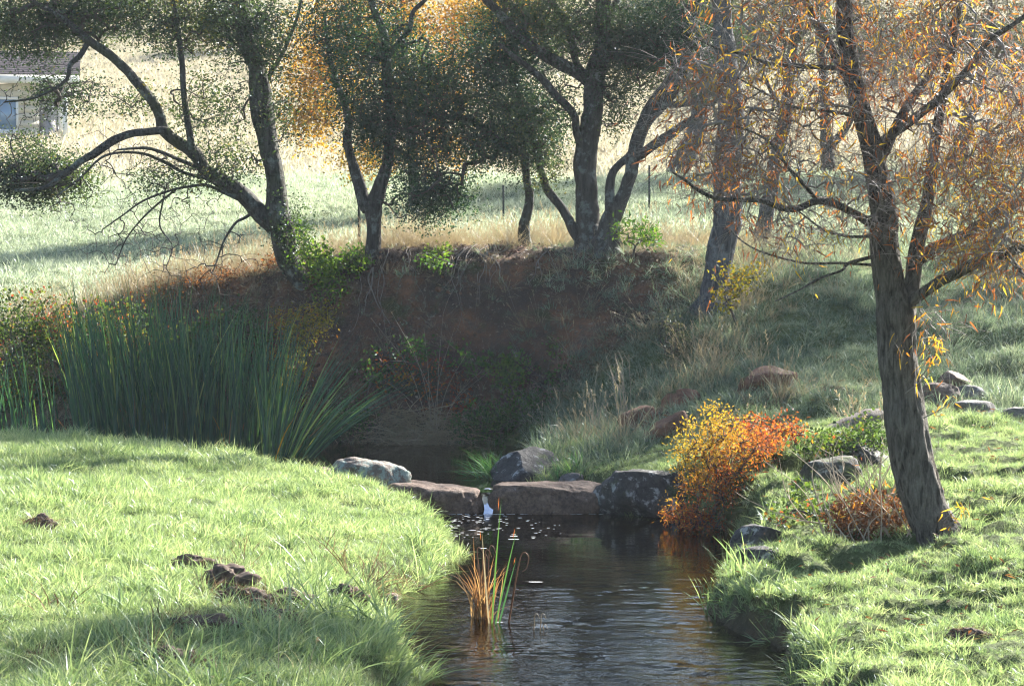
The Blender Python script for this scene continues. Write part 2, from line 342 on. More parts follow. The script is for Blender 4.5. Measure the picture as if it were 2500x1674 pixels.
UP = np.array([(-14, 39, 1.5), (-8.1, 38, 1.85), (-6, 37.5, 2.25), (-3.5, 37, 2.65), (-1.6, 37, 3.0), (1.2, 37, 2.95), (2.4, 36.3, 2.95), (4, 36.5, 2.75), (7, 37, 2.5), (-11, 44, 2.3), (-4, 44, 2.75), (0, 44, 3.15), (5, 44, 3.15), (10, 44, 3.3),
    (-12, 52, 3.1), (-3, 52, 3.4), (3, 51, 3.7), (8, 51, 3.8), (-12, 59, 3.95), (-3, 58, 4.3), (3, 57, 4.6), (9, 57, 4.65), (16, 57, 4.8), (3, 64, 4.55), (10, 64, 4.6), (-6, 66, 4.75), (-14, 75, 5.2), (0, 75, 5.4), (14, 75, 5.6), (-20, 90, 6.6), (0, 90, 7.0), (20, 90, 7.4)])
f_up = tps(UP[:, :2], UP[:, 2] - np.interp(UP[:, 1], PROF_Y, PROF_Z), .05)
def H(x, y, detail=True):
    x = np.asarray(x, float); y = np.asarray(y, float); shp = np.broadcast(x, y).shape
    x = np.broadcast_to(x, shp).copy().ravel(); y = np.broadcast_to(y, shp).copy().ravel()
    xl = np.clip(x, -14, 13); yl = np.clip(y, 2, 42); low = f_low(xl, yl)
    xu = np.clip(x, -22, 22); res = f_up(xu, np.clip(y, 36, 92)) * (1 - sstep(80, 120, y))
    up = np.interp(y, PROF_Y, PROF_Z) + res + sstep(95, 160, y) * 2.5 * fbm2(x, y, 40, 3, 5) + (sstep(42, 60, y)) * .35 * fbm2(x, y, 9, 3, 6)
    yc = np.interp(x, [-30, -14, -8, -3.5, 1.2, 2.4, 4, 7, 12, 40], [40, 39, 38, 37, 36.9, 36.2, 37, 39, 40, 41])
    wd = np.interp(x, [-30, -10, -6, 1.5, 3.0, 5], [4, 3.6, 3.2, 3.2, 2.6, 3.5])
    nz = fbm2(x, y, 1.7, 4, 11) * .5 + fbm2(x, y, .45, 3, 12) * .12
    t = np.clip((y - (yc - wd) + nz) / wd, 0, 1)
    p = .28 * t + .72 * sstep(.30, .93, t)
    z = low * (1 - p) + up * p
    face = p * (1 - p) * 4
    s = sdf_stream(x, y) + .13 * fbm2(x, y, .6, 3, 21) + .04 * fbm2(x, y, .13, 2, 22)
    zw = np.where(y > 27.2, .22, 0.0)
    if detail:
        near = sstep(4, 10, y) * (1 - sstep(55, 75, y))
        z = z + near * (fbm2(x, y, 1.1, 3, 31) * .09 + fbm2(x, y, .33, 3, 32) * .045)
        z = z + sstep(1.3, 2.2, x) * (1 - sstep(24, 30, y)) * .15 * (1 - np.abs(fbm2(x * .8 + .5 * y, y, .55, 2, 33)) * 3.0)
        z = z + sstep(2.2, 4, x) * sstep(25, 29, y) * (1 - sstep(37, 42, y)) * .26 * fbm2(x * .5, y, .7, 3, 34)
        z = z + face * (fbm2(x, y, .5, 4, 35) * .16 + fbm2(x, y, .16, 3, 36) * .06)
    bw = np.where((x > 1.2) & (y < 21.5), .16, np.where(x > 1, .3, .38))
    land = zw - .04 + (np.maximum(z, zw + .06) - zw + .04) * (sstep(0, 1, s / bw) * .75 + .25 * np.clip(s / bw, 0, 1))
    bed = zw - .04 - .34 * sstep(0, .9, -s) + .03 * fbm2(x, y, .25, 2, 41)
    z = np.where(s > 0, land, bed)
    return z.reshape(shp)
def hit(px, py, d0=11.0, d1=400.0):
    """the point of the ground that the photo shows at a pixel"""
    D = d0 * (d1 / d0) ** np.linspace(0, 1, 2500); a = at(px, py, 1.0); dirv = a - np.array([0, 0, CAMZ])
    P = np.array([0, 0, CAMZ]) + dirv[None] * D[:, None]; z = H(P[:, 0], P[:, 1]); k = np.argmax(P[:, 2] <= z)
    if P[k, 2] > z[k]: k = len(D) - 1
    return np.array([P[k, 0], P[k, 1], z[k]])
def axis(lo, hi, step, far_lo, far_hi, g=1.16):
    a = list(np.arange(lo, hi + 1e-6, step)); s = step; v = hi
    while v < far_hi: s *= g; v += s; a.append(v)
    s = step; v = lo
    while v > far_lo: s *= g; v -= s; a.insert(0, v)
    return np.array(a)
gx = axis(-8.5, 8.0, .085, -220, 220, 1.13); gy = axis(12.5, 39.5, .085, -40, 380, 1.045)
X, Y = np.meshgrid(gx, gy); Z = H(X, Y)
dzx = np.gradient(Z, axis=1) / np.gradient(X, axis=1); dzy = np.gradient(Z, axis=0) / np.gradient(Y, axis=0)
slope = np.hypot(dzx, dzy)
mb = MB(); nx, ny = len(gx), len(gy); I = (np.arange(ny - 1)[:, None] * nx + np.arange(nx - 1)[None]).ravel()
mb.add(np.stack([X, Y, Z], -1).reshape(-1, 3), np.stack([I, I + 1, I + nx + 1, I + nx], -1))
CLODS = [(95, 1292, .26, .16, 'small dark soil clod at the left photo edge of the lawn'), (545, 1440, .40, .24, 'largest overturned brown soil clod in the middle of the lawn'), (585, 1475, .30, .17, 'soil clod touching the largest clod on its lower right'),
    (470, 1390, .30, .14, 'low soil clod up left of the largest clod'), (700, 1475, .34, .14, 'flat soil clod right of the largest clod'), (850, 1475, .24, .20, 'rightmost soil clod near the dry reeds'), (500, 1545, .44, .17, 'wide shaded soil clod below the largest clod'),
    (660, 1520, .34, .13, 'shaded soil clod among long grass right of the wide clod'), (420, 1640, .44, .18, 'soil clod at the bottom photo edge under foxtail stems'), (2370, 1560, .22, .08, 'bare soil patch clod in the right bank grass')]
CLODP = [hit(c[0], c[1]) for c in CLODS]
def masks(x, y, z, sl):
    s = sdf_stream(x, y)
    bank = np.interp(x, [-30, -9, -6, 2.0, 3.2], [0, 0, 1, 1, 0]) * sstep(33.6, 34.6, y + .5 * fbm2(x, y, .9, 3, 51)) * (1 - sstep(36.7, 37.5, y + .6 * fbm2(x, y, .8, 3, 52)))
    cliff = np.exp(-(((x - 1.75) / .55) ** 2 + ((y - 30.2) / .8) ** 2) ** 2) + .8 * np.exp(-(((x - 3.4) / .9) ** 2 + ((y - 29.4) / .5) ** 2) ** 2)
    edge = (1 - sstep(.0, .16, s)) * .8
    soil = np.clip(np.maximum(np.maximum(bank, cliff), edge), 0, 1)
    for c, q in zip(CLODS, CLODP): soil = np.maximum(soil, .9 * np.exp(-(((x - q[0]) / (c[2] * .62)) ** 2 + ((y - q[1]) / (c[2] * .9)) ** 2)))
    dry = np.maximum(sstep(64, 84, y + 5 * fbm2(x, y, 12, 3, 53)) * .95, np.interp(x, [-9, -6, 2.5, 5], [0, .8, .9, 0.15]) * sstep(36.3, 37.2, y) * (1 - sstep(38.2, 41, y)))
    return soil, np.clip(dry, 0, 1), (s < 0) * 1.0
soil, dry, wetm = masks(X, Y, Z, slope)
ground_me = None
def ground_material():
    m, nt, out = newmat('ground'); p = geopos(nt)
    a = N(nt, 'ShaderNodeAttribute', attribute_name='mask'); sep = N(nt, 'ShaderNodeSeparateColor'); nt.links.new(a.outputs['Color'], sep.inputs[0])
    n1 = noise(nt, p, 1.3, 6, .6); n2 = noise(nt, p, 9, 6, .65); n3 = noise(nt, p, 45, 4, .6)
    gr = ramp(nt, [(.3, (.045, .06, .022)), (.55, (.09, .115, .042)), (.75, (.15, .15, .065))], n2)
    st = ramp(nt, [(.3, (.20, .165, .09)), (.6, (.34, .28, .17)), (.8, (.42, .36, .24))], n2)
    st = mixc(nt, ramp(nt, [(.42, (0, 0, 0)), (.62, (.7, .7, .7))], noise(nt, p, .16, 4)), st, (.20, .20, .10))
    so = ramp(nt, [(.28, (.035, .026, .022)), (.46, (.085, .050, .034)), (.62, (.24, .11, .055)), (.8, (.13, .105, .085))], n1)
    so = mixc(nt, ramp(nt, [(.4, (0, 0, 0)), (.62, (.8, .8, .8))], noise(nt, p, 5.2, 7, .7, .5)), so, (.055, .044, .036))
    so = mixc(nt, ramp(nt, [(.55, (0, 0, 0)), (.68, (.75, .75, .75))], noise(nt, p, 2.1, 5, .6)), so, (.045, .055, .018))
    so = mixc(nt, ramp(nt, [(.60, (0, 0, 0)), (.68, (.6, .6, .6))], n3), so, (.24, .22, .19))
    c = mixc(nt, sep.outputs[1], gr, st); c = mixc(nt, sep.outputs[0], c, so); c = mixc(nt, sep.outputs[2], c, ramp(nt, [(.35, (.05, .042, .025)), (.6, (.13, .105, .06))], n2))
    b = N(nt, 'ShaderNodeBsdfPrincipled'); nt.links.new(c, b.inputs['Base Color']); b.inputs['Roughness'].default_value = .95; b.inputs['Specular IOR Level'].default_value = .15
    nt.links.new(bump(nt, math_(nt, 'ADD', n2, math_(nt, 'MULTIPLY', n3, .6)), .9, .06), b.inputs['Normal']); nt.links.new(b.outputs[0], out.inputs[0]); return m
M['ground'] = ground_material()
g = mb.build('ground', M['ground']); tag(g, 'grassy banks, red cut bank and hillside around the stream', 'ground', kind='structure')
ca = g.data.attributes.new('mask', 'FLOAT_COLOR', 'POINT')
ca.data.foreach_set('color', np.stack([soil, dry, wetm, np.ones_like(dry)], -1).astype(np.float32).ravel())

# ------------------------------------------------------------------ water
def water_material():
    m, nt, out = newmat('water'); p = geopos(nt)
    w1 = noise(nt, scalev(nt, p, (5.5, 8.5, 1)), 1.0, 2, .5, .8); w2 = noise(nt, scalev(nt, p, (20, 34, 1)), 1.0, 2, .5, .6); w3 = noise(nt, scalev(nt, p, (.7, 1.1, 1)), 1.0, 3, .5)
    calm = ramp(nt, [(.35, (.12, .12, .12)), (.65, (1, 1, 1))], w3)
    h = math_(nt, 'ADD', math_(nt, 'MULTIPLY', w1, .8), math_(nt, 'MULTIPLY', w2, .3)); sy = N(nt, 'ShaderNodeSeparateXYZ'); nt.links.new(p, sy.inputs[0]); near = N(nt, 'ShaderNodeMapRange'); near.inputs['From Min'].default_value = 17.0; near.inputs['From Max'].default_value = 22.5; near.inputs['To Min'].default_value = .22; near.inputs['To Max'].default_value = .06; nt.links.new(sy.outputs[1], near.inputs['Value'])
    h = math_(nt, 'MULTIPLY', math_(nt, 'MULTIPLY', h, calm), near.outputs[0])
    nb = bump(nt, h, 1.0, .05)
    fr = N(nt, 'ShaderNodeFresnel'); fr.inputs[0].default_value = 1.33; nt.links.new(nb, fr.inputs['Normal'])
    gl = N(nt, 'ShaderNodeBsdfGlossy'); gl.inputs['Roughness'].default_value = .03; nt.links.new(nb, gl.inputs['Normal'])
    tr = N(nt, 'ShaderNodeBsdfTransparent'); tr.inputs[0].default_value = (.50, .43, .29, 1)
    mx = N(nt, 'ShaderNodeMixShader'); nt.links.new(fr.outputs[0], mx.inputs[0]); nt.links.new(tr.outputs[0], mx.inputs[1]); nt.links.new(gl.outputs[0], mx.inputs[2])
    nt.links.new(mx.outputs[0], out.inputs[0]); return m
M['water'] = water_material()
def sheet(name, x0, x1, y0, y1, z, label):
    b = MB(); b.add([(x0, y0, z), (x1, y0, z), (x1, y1, z), (x0, y1, z)], [(0, 1, 2, 3)])
    return tag(b.build(name, M['water'], smooth=False), label, 'stream', kind='structure')
def stream():
    wx = np.arange(-2.6, 3.41, .04); wy = np.concatenate([np.linspace(-30, 13.8, 60), np.arange(14, 27.15, .028), [27.15]]); WX, WY = np.meshgrid(wx, wy)
    amp = (.0009 + .0066 * (1 - sstep(18.0, 22.5, WY - .6 * WX)) + .0022 * np.exp(-((WX + .2) / .7) ** 2 - ((WY - 26.4) / .9) ** 2)) * (.35 + .65 * sstep(-.35, .35, fbm2(WX, WY, 1.4, 2, 703)))
    WZ = amp * (fbm2(WX / 1.5, WY, .11, 3, 701) * 1.6 + .8 * fbm2(WX / 1.3 + .3 * WY, WY, .26, 2, 702))
    b = MB(); nx_ = len(wx); I = (np.arange(len(wy) - 1)[:, None] * nx_ + np.arange(nx_ - 1)[None]).ravel(); b.add(np.stack([WX, WY, WZ], -1).reshape(-1, 3), np.stack([I, I + 1, I + nx_ + 1, I + nx_], -1))
    tag(b.build('stream_water', M['water']), 'rippled brown stream flowing below the stone weir', 'stream', kind='structure')
stream()
sheet('pool_water', -30, 1.9, 27.12, 36, 0.22, 'dark still pool above the stone weir')

# ------------------------------------------------------------------ rocks
ROCK_MATS = {
    'brown': rockmat('brown_rock', (.25, .165, .115), (.09, .062, .048), (.30, .26, .22), .62, mossy=.78),
    'dark': rockmat('dark_rock', (.095, .088, .080), (.035, .033, .032), (.36, .36, .34), .55, mossy=.60),
    'lichen': rockmat('lichen_rock', (.25, .20, .155), (.12, .095, .08), (.24, .31, .27), .48, mossy=.74),
    'red': rockmat('red_rock', (.25, .12, .065), (.12, .062, .04), (.30, .29, .26), .66, mossy=.60),
    'mossy': rockmat('mossy_rock', (.12, .105, .085), (.045, .04, .034), (.30, .31, .28), .54, (.06, .075, .02), .46),
    'grey': rockmat('grey_rock', (.22, .20, .18), (.10, .09, .085), (.35, .35, .33), .56, mossy=.70)}
def rock_mesh(size, seed, e=.7, planes=9, rough=.10, res=26, flat=None):
    """superellipsoid trimmed by random planes, then roughened: a weathered, faceted stone"""
    rng = np.random.default_rng(seed)
    u = np.linspace(0, 2 * np.pi, 2 * res, endpoint=False); v = np.linspace(-np.pi / 2, np.pi / 2, res)
    U, Vv = np.meshgrid(u, v); pw = lambda c: np.sign(c) * np.abs(c) ** e
    P = np.stack([pw(np.cos(Vv)) * pw(np.cos(U)), pw(np.cos(Vv)) * pw(np.sin(U)), pw(np.sin(Vv))], -1).reshape(-1, 3)
    for k in range(planes):
        n = norm(rng.normal(size=3) * np.array([1, 1, .8])); d = rng.uniform(.62, .95)
        ov = np.maximum(P @ n - d, 0); P = P - ov[:, None] * n * .92
    if flat is not None:
        P[:, 2] = np.where(P[:, 2] > flat, flat + (P[:, 2] - flat) * .12, P[:, 2])
    o = rng.uniform(0, 50, 3); d = fbm(P * 1.7 + o, 5, seed, .55)
    rdg = 1 - np.abs(fbm(P * 3.1 + o, 3, seed + 9)) * 2
    P = P * (1 + rough * d + rough * .35 * rdg)[:, None]
    P = P * np.asarray(size) / 2
    n2 = 2 * res; i = np.arange(res - 1)[:, None] * n2; j = np.arange(n2); k = (j + 1) % n2
    f = np.stack([i + j, i + k, i + n2 + k, i + n2 + j], -1).reshape(-1, 4)
    return P, f
def rock(name, label, loc, size, mat, seed, rz=0.0, tilt=(0, 0), group=None, cat='rock', **kw):
    P, f = rock_mesh(size, seed, **kw)
    b = MB(); b.add(P, f); me = b.mesh(name, ROCK_MATS[mat]); o = bpy.data.objects.new(name, me); col.objects.link(o)
    o.location = loc; o.rotation_euler = (tilt[0], tilt[1], rz)
    return tag(o, label, cat, group)
def onground(px, py, dz=0.0):
    p = hit(px, py); p[2] += dz; return p
rock('weir_rock', 'long flat brown slab lying across the stream, the right half of the weir', (.52, 27.25, .10), (1.50, .80, .62), 'brown', 3, R(-2), (0, R(-1)), 'weir stones across the stream', e=.66, planes=9, rough=.20, res=46, flat=.66)
rock('weir_rock', 'shorter brown slab with a sloping right end, the left half of the weir', (-.88, 27.25, .08), (1.10, .80, .60), 'brown', 8, R(3), (0, R(4)), 'weir stones across the stream', e=.68, planes=9, rough=.20, res=44, flat=.66)
rock('boulder', 'pale squarish boulder with blue green lichen at the left end of the weir', (-1.62, 27.25, .20), (.92, .70, .72), 'lichen', 12, R(12), (0, R(10)), e=.55, planes=9, rough=.13, res=36)
rock('boulder', 'low tan ledge stone behind the lichen boulder at the pool edge', (-1.98, 27.95, .30), (1.0, .55, .44), 'brown', 15, R(-5), (0, R(-4)), e=.5, planes=7, rough=.15, flat=.5)
rock('boulder', 'smallest flat brown stone half in the grass left of the lichen boulder', (-2.25, 27.45, .36), (.46, .36, .22), 'brown', 16, R(20), e=.6, planes=6)
rock('boulder', 'big dark boulder with white lichen chips on top, right of the weir', (1.55, 26.95, .14), (1.16, 1.0, .92), 'dark', 23, R(4), (R(-4), R(3)), e=.58, planes=10, rough=.19, res=44, flat=.68)
rock('boulder', 'dark sloping rock at the pool edge among green grass, left of the big dark boulder', (.18, 28.7, .28), (.85, .6, .55), 'dark', 24, R(25), (R(10), R(-14)), e=.7, planes=8, rough=.12)
rock('boulder', 'little grey stone at the waterline between dark sloping rock and weir', (.70, 28.05, .24), (.30, .24, .22), 'grey', 27, R(40))
rock('boulder', 'mossy topped orange brown rock jutting from the right grass slope', onground(1868, 955, .10) , (.86, .6, .42), 'red', 31, R(15), (0, R(-12)), e=.6, planes=8, rough=.10)
for k, (px, py, w, h, d, lab, sd) in enumerate([
        (1640, 1035, .70, .55, .5, 'orange red rock face standing out of the slope above the pool, lower one', 41), (1665, 960, .48, .42, .4, 'orange red rock knob at the top of the low rock face', 42), (1555, 1010, .62, .44, .4, 'shadowed brown red rock left of the orange rock face', 43)]):
    p = onground(px, py + 25, -.04); rock('bank_rock', lab, p, (w, d, h), 'red', sd, R(20 * k), (R(-10), R(-15)), 'rocks of the low red rock face', e=.6, planes=9, rough=.12)
rock('boulder', 'dark mossy rock outcrop behind the dead brush, left one', onground(2035, 1160, -.06), (.66, .5, .46), 'mossy', 51, R(-10), (0, R(-10)), e=.6, planes=8, rough=.14)
rock('boulder', 'dark lichen flecked rock outcrop just left of the willow trunk', onground(2125, 1130, -.06), (.60, .5, .46), 'mossy', 52, R(20), (0, R(5)), e=.6, planes=8, rough=.14)
rock('boulder', 'dark blue grey stone at the water below the dead brush', onground(1850, 1335, .02), (.46, .36, .32), 'dark', 55, R(15), (0, R(-10)), e=.6)
rock('boulder', 'small wet dark stone at the waterline under the trailing bramble', onground(1850, 1372, .03), (.42, .26, .18), 'dark', 56, R(-10))
rock('boulder', 'brown block of broken rock right behind the willow trunk', onground(2290, 985, .07), (.52, .42, .34), 'brown', 61, R(10), (0, R(-6)), e=.5)
rock('boulder', 'upper brown block leaning behind the block by the willow trunk', onground(2330, 950, .08), (.40, .34, .28), 'brown', 62, R(30), (R(8), R(8)), e=.5)
rock('boulder', 'grey stone in lit grass, lower of two right of the willow', onground(2385, 1010, .05), (.56, .40, .22), 'grey', 63, R(-15))
rock('boulder', 'grey pointed stone in lit grass, upper of two right of the willow', onground(2368, 978, .06), (.40, .34, .24), 'grey', 64, R(25))
rock('boulder', 'grey stone lying in the lit grass at the right photo edge', onground(2485, 1015, .02), (.50, .30, .16), 'grey', 65, R(5))
rock('stone', 'small half sunk stone on the left bank by the dry reeds', onground(955, 1480, .04), (.16, .13, .13), 'brown', 66, R(5))
# soil mounds and molehills in the lawn
M['clod'] = plain('clod_soil', (.085, .06, .045), .95, .45, 18)
def clod(px, py, w, h, lab, seed):
    P, f = rock_mesh((w, w * .7, h), seed, 1.0, 3, .8, 32); b = MB(); b.add(P, f); p = onground(px, py, h * .12)
    rng = np.random.default_rng(seed); n = 260; a = rng.uniform(0, 2 * np.pi, n); rr = rng.uniform(.2, 1, n) ** .5
    o = empty('soil_clod', p, lab, 'soil clod', 'dug up soil clods in the left lawn')
    q = bpy.data.objects.new('soil', b.mesh('soil', M['clod'])); col.objects.link(q); q.parent = o
    b2 = MB(); base = np.stack([np.cos(a) * rr * w * .48, np.sin(a) * rr * w * .34, (1 - rr ** 2) * h * .45], -1)
    b2.blades(base, np.stack([rng.normal(0, .6, n), rng.normal(0, .6, n), np.ones(n) * .5], -1), rng.uniform(.04, .13, n), .004, rng.normal(0, .7, (n, 3)) * [1, 1, 0], rng.uniform(0, 1, n), 3, rng=rng)
    q2 = bpy.data.objects.new('roots', b2.mesh('roots', M['thatch'])); col.objects.link(q2); q2.parent = o; tag(q2, kind='stuff')
for k, (px, py, w, h, lab) in enumerate(CLODS): clod(px, py, w, h, lab, 71 + k)

# ------------------------------------------------------------------ scattered grass (stuff)
def proto(name, mat, seed, n, rad, h0, h1, w, bend, lean=.35, nseg=3, heads=0):
    rng = np.random.default_rng(seed); b = MB(); a = rng.uniform(0, 2 * np.pi, n); r = rad * np.sqrt(rng.uniform(0, 1, n))
    P = np.stack([np.cos(a) * r, np.sin(a) * r, np.full(n, -.015)], -1)
    out = np.stack([np.cos(a), np.sin(a), np.zeros(n)], -1); Dr = np.array([0, 0, 1.]) + out * (lean * r / rad)[:, None] + rng.normal(0, .18, (n, 3))
    Hh = rng.uniform(h0, h1, n); bd = (out * .6 + rng.normal(0, .6, (n, 3))) * [1, 1, 0] * bend
    b.blades(P, Dr, Hh, w * rng.uniform(.7, 1.2, n), bd, rng.uniform(0, 1, n) ** 1.2, nseg, rng=rng)
    for k in range(heads):
        i = rng.integers(n); d = norm(Dr[i] + rng.normal(0, .1, 3)); top = P[i] + d * h1 * rng.uniform(1.0, 1.35)
        b.segs([P[i]], [top], .0014, .001, 3, .6)
        m = 10; tt = np.linspace(0, 1, m); pp = top - d * (.09 * (1 - tt))[:, None]
        b.leaves(pp, d + rng.normal(0, .35, (m, 3)), rng.normal(size=(m, 3)), .022, .006, rng.uniform(.4, 1, m))
    return bpy.data.objects.new(name, b.mesh(name, mat))
def scatter(name, label, protos, P, rot, scl, idx, cat='grass'):
    c = bpy.data.collections.new(name + '_tufts')
    for o in protos: c.objects.link(o)
    me = bpy.data.meshes.new(name); me.vertices.add(len(P)); me.vertices.foreach_set('co', P.astype(np.float32).ravel())
    for nm, ty, arr, key in (('rot', 'FLOAT_VECTOR', rot, 'vector'), ('scl', 'FLOAT', scl, 'value'), ('idx', 'INT', idx, 'value')):
        me.attributes.new(nm, ty, 'POINT').data.foreach_set(key, np.asarray(arr, np.int32 if ty == 'INT' else np.float32).ravel())
    o = bpy.data.objects.new(name, me); col.objects.link(o); tag(o, label, cat, kind='stuff')
    ng = bpy.data.node_groups.new(name + '_nodes', 'GeometryNodeTree')
    ng.interface.new_socket('Geometry', in_out='INPUT', socket_type='NodeSocketGeometry'); ng.interface.new_socket('Geometry', in_out='OUTPUT', socket_type='NodeSocketGeometry')
    gi = ng.nodes.new('NodeGroupInput'); go = ng.nodes.new('NodeGroupOutput'); L = ng.links.new
    ci = ng.nodes.new('GeometryNodeCollectionInfo'); ci.inputs['Collection'].default_value = c; ci.inputs['Separate Children'].default_value = True; ci.inputs['Reset Children'].default_value = True
    ip = ng.nodes.new('GeometryNodeInstanceOnPoints'); ip.inputs['Pick Instance'].default_value = True
    def na(n, t):
        x = ng.nodes.new('GeometryNodeInputNamedAttribute'); x.data_type = t; x.inputs[0].default_value = n; return x.outputs[0]
    e2r = ng.nodes.new('FunctionNodeEulerToRotation')
    L(gi.outputs[0], ip.inputs['Points']); L(ci.outputs[0], ip.inputs['Instance']); L(na('idx', 'INT'), ip.inputs['Instance Index'])
    L(na('rot', 'FLOAT_VECTOR'), e2r.inputs[0]); L(e2r.outputs[0], ip.inputs['Rotation']); L(na('scl', 'FLOAT'), ip.inputs['Scale']); L(ip.outputs[0], go.inputs[0])
    md = o.modifiers.new('tufts', 'NODES'); md.node_group = ng; return o
def field(name, label, protos, x0, x1, y0, y1, dens, weight, s0, s1, seed, margin=1.22, tilt=.25, sink=0.0, sfun=None):
    rng = np.random.default_rng(seed); n = int((x1 - x0) * (y1 - y0) * dens); x = rng.uniform(x0, x1, n); y = rng.uniform(y0, y1, n)
    k = np.abs(x) < .2126 * y * margin + .8; x, y = x[k], y[k]
    w = weight(x, y); k = rng.uniform(0, 1, len(x)) < w; x, y, w = x[k], y[k], w[k]
    z = H(x, y); e = .06; sx = (H(x + e, y) - z) / e; sy = (H(x, y + e) - z) / e; sl = np.hypot(sx, sy)
    a = rng.uniform(0, 2 * np.pi, len(x))
    rot = np.stack([np.clip(sy, -1, 1) * .5 + rng.normal(0, tilt, len(x)), -np.clip(sx, -1, 1) * .5 + rng.normal(0, tilt, len(x)), a], -1)
    s = rng.uniform(s0, s1, len(x)) * (.75 + .5 * sstep(-.4, .5, fbm2(x, y, .8, 2, seed))) * (.7 + .7 * sstep(-.3, .5, fbm2(x, y, .22, 2, seed + 5)))
    if sfun is not None: s = s * sfun(x, y)
    return scatter(name, label, protos, np.stack([x, y, z - sink], -1), rot, s, rng.integers(0, len(protos), len(x)))
LUSH = [proto('lush_tuft%d' % i, M['lush_grass'], 100 + i, 28, .075, .045, [.10, .14, .19, .12][i], .0066, .6) for i in range(4)]
DEWY = [proto('dewy_tuft%d' % i, M['dewy_grass'], 110 + i, 34, .09, .05, [.11, .14, .18][i], .005, .75) for i in range(3)]
MEAD = [proto('meadow_tuft%d' % i, M['meadow_grass'], 120 + i, 48, .20, .04, [.09, .12, .15][i], .008, .7) for i in range(3)]
HILL = [proto('hill_tuft%d' % i, M['hill_grass'], 130 + i, 44, .50, .10, [.20, .26, .32][i], .022, .6) for i in range(3)]
STRAW = [proto('straw_tuft%d' % i, M['straw'], 140 + i, 22, .07, .14, [.28, .36, .44][i], .0045, .5, .5, 3, 5) for i in range(3)]
LONG = [proto('long_tuft%d' % i, M['lush_grass'], 150 + i, 26, .06, .12, [.24, .32, .40][i], .0085, .7, .6, 4) for i in range(3)]
THATCH = [proto('thatch_tuft%d' % i, M['thatch'], 160 + i, 34, .10, .04, [.10, .14, .18][i], .005, 1.2, .9) for i in range(3)]
def soilness(x, y): return masks(x, y, None, None)[0]
def w_near(x, y):
    s = sdf_stream(x, y); bare = sstep(.15, .45, fbm2(x, y, .7, 3, 201)); so_ = np.maximum(masks(x, y, None, None)[0] - .25, 0)
    return (s > .03) * (1 - .75 * bare * (x < 0) * (y < 22)) * (1 - sstep(27.5, 30, y) * (x > 1)) * np.where(x < 0, 1, .9) * (1 - so_ * (s > .3))
field('lawn_grass', 'lush backlit green grass covering the near banks', LUSH, -8, 8, 12.5, 30.5, 300, lambda x, y: w_near(x, y) * ((y < 30) | (x < 0)) * ((x > 0) | (y < sstep(-4, -9, x) * .9 + 29.8)), .75, 1.25, 1, sfun=lambda x, y: np.where(x > 1, .58 + .25 * sstep(.1, .5, fbm2(x, y, .4, 2, 88)), .82))
hollow = lambda x, y: sstep(-.05, .3, fbm2(x, y, .75, 3, 211))
field('long_grass', 'longer green grass in the hollows of the left bank and along the water', LONG, -3.2, 3.6, 13, 24, 26, lambda x, y: (sdf_stream(x, y) > .02) * np.clip(np.where(x < 0, hollow(x, y) * (1 - sstep(18.5, 20, y)) * sstep(-3.4, -2.2, x), 0) + .7 * (sdf_stream(x, y) < .22), 0, 1), .55, 1.05, 9, tilt=.35)
field('dead_thatch', 'dead brown grass thatch in the torn parts of the left bank', THATCH, -3.6, -.6, 14, 21, 90, lambda x, y: (sdf_stream(x, y) > .02) * sstep(.0, .35, fbm2(x, y, .55, 3, 212)) * sstep(-3.6, -2.0, x) * .9, .7, 1.3, 10, tilt=.6)
field('slope_grass', 'pale dewy tufted grass on the right slope', DEWY, .0, 11, 27.5, 43, 120, lambda x, y: (sdf_stream(x, y) > .05) * (1 - .9 * soilness(x, y)) * sstep(27.3, 29.5, y) * (1 - .5 * sstep(36, 37, y) * (1 - sstep(3, 5, x))), .8, 1.6, 2)
field('meadow_grass', 'pale dewy meadow grass behind the cut bank', MEAD, -24, 24, 37.6, 78, 40, lambda x, y: sstep(37.6, 38.6, y) * (1 - sstep(66, 78, y)), .7, 1.4, 3, 1.15)
field('hill_grass', 'dry straw coloured grass on the far hillside', HILL, -48, 48, 62, 178, 4.2, lambda x, y: sstep(63, 76, y) * (.55 + .45 * (1 - sstep(100, 170, y))), .8, 1.5, 4, 1.15)
field('crest_straw', 'dry straw grass with seed heads along the crest of the cut bank', STRAW, -8.5, 6, 34, 41.5, 110, lambda x, y: masks(x, y, None, None)[1] * .75 * (sstep(36.4, 37.0, y)), .55, 1.0, 5)
field('slope_straw', 'dry seeding straw grass on the edge of the right slope', STRAW, .4, 5.5, 27.8, 37.5, 26, lambda x, y: np.clip(np.exp(-(((x - 2.75 - .18 * (y - 32)) / .55) ** 2)) * sstep(30.5, 32, y) + .25 * sstep(.1, .4, fbm2(x, y, .8, 2, 77)) + .6 * np.exp(-(((x - .9) / .6) ** 2 + ((y - 30) / .9) ** 2)), 0, 1) * (sdf_stream(x, y) > .2), .7, 1.3, 6)
field('bank_litter', 'sparse dry grass and litter on the face of the cut bank', STRAW, -7, 3.2, 33.8, 37, 40, lambda x, y: .35 + .65 * sstep(-.1, .3, fbm2(x, y, .7, 3, 78)), .35, .7, 7, tilt=.8)
field('bank_weeds', 'low green weeds on the foot of the cut bank', DEWY, -7, 3.0, 33.6, 36.8, 95, lambda x, y: np.clip(.12 + .5 * (1 - sstep(34, 35.3, y)) + .5 * sstep(.05, .35, fbm2(x, y, .8, 3, 79)), 0, 1), .5, 1.1, 8, tilt=.5)

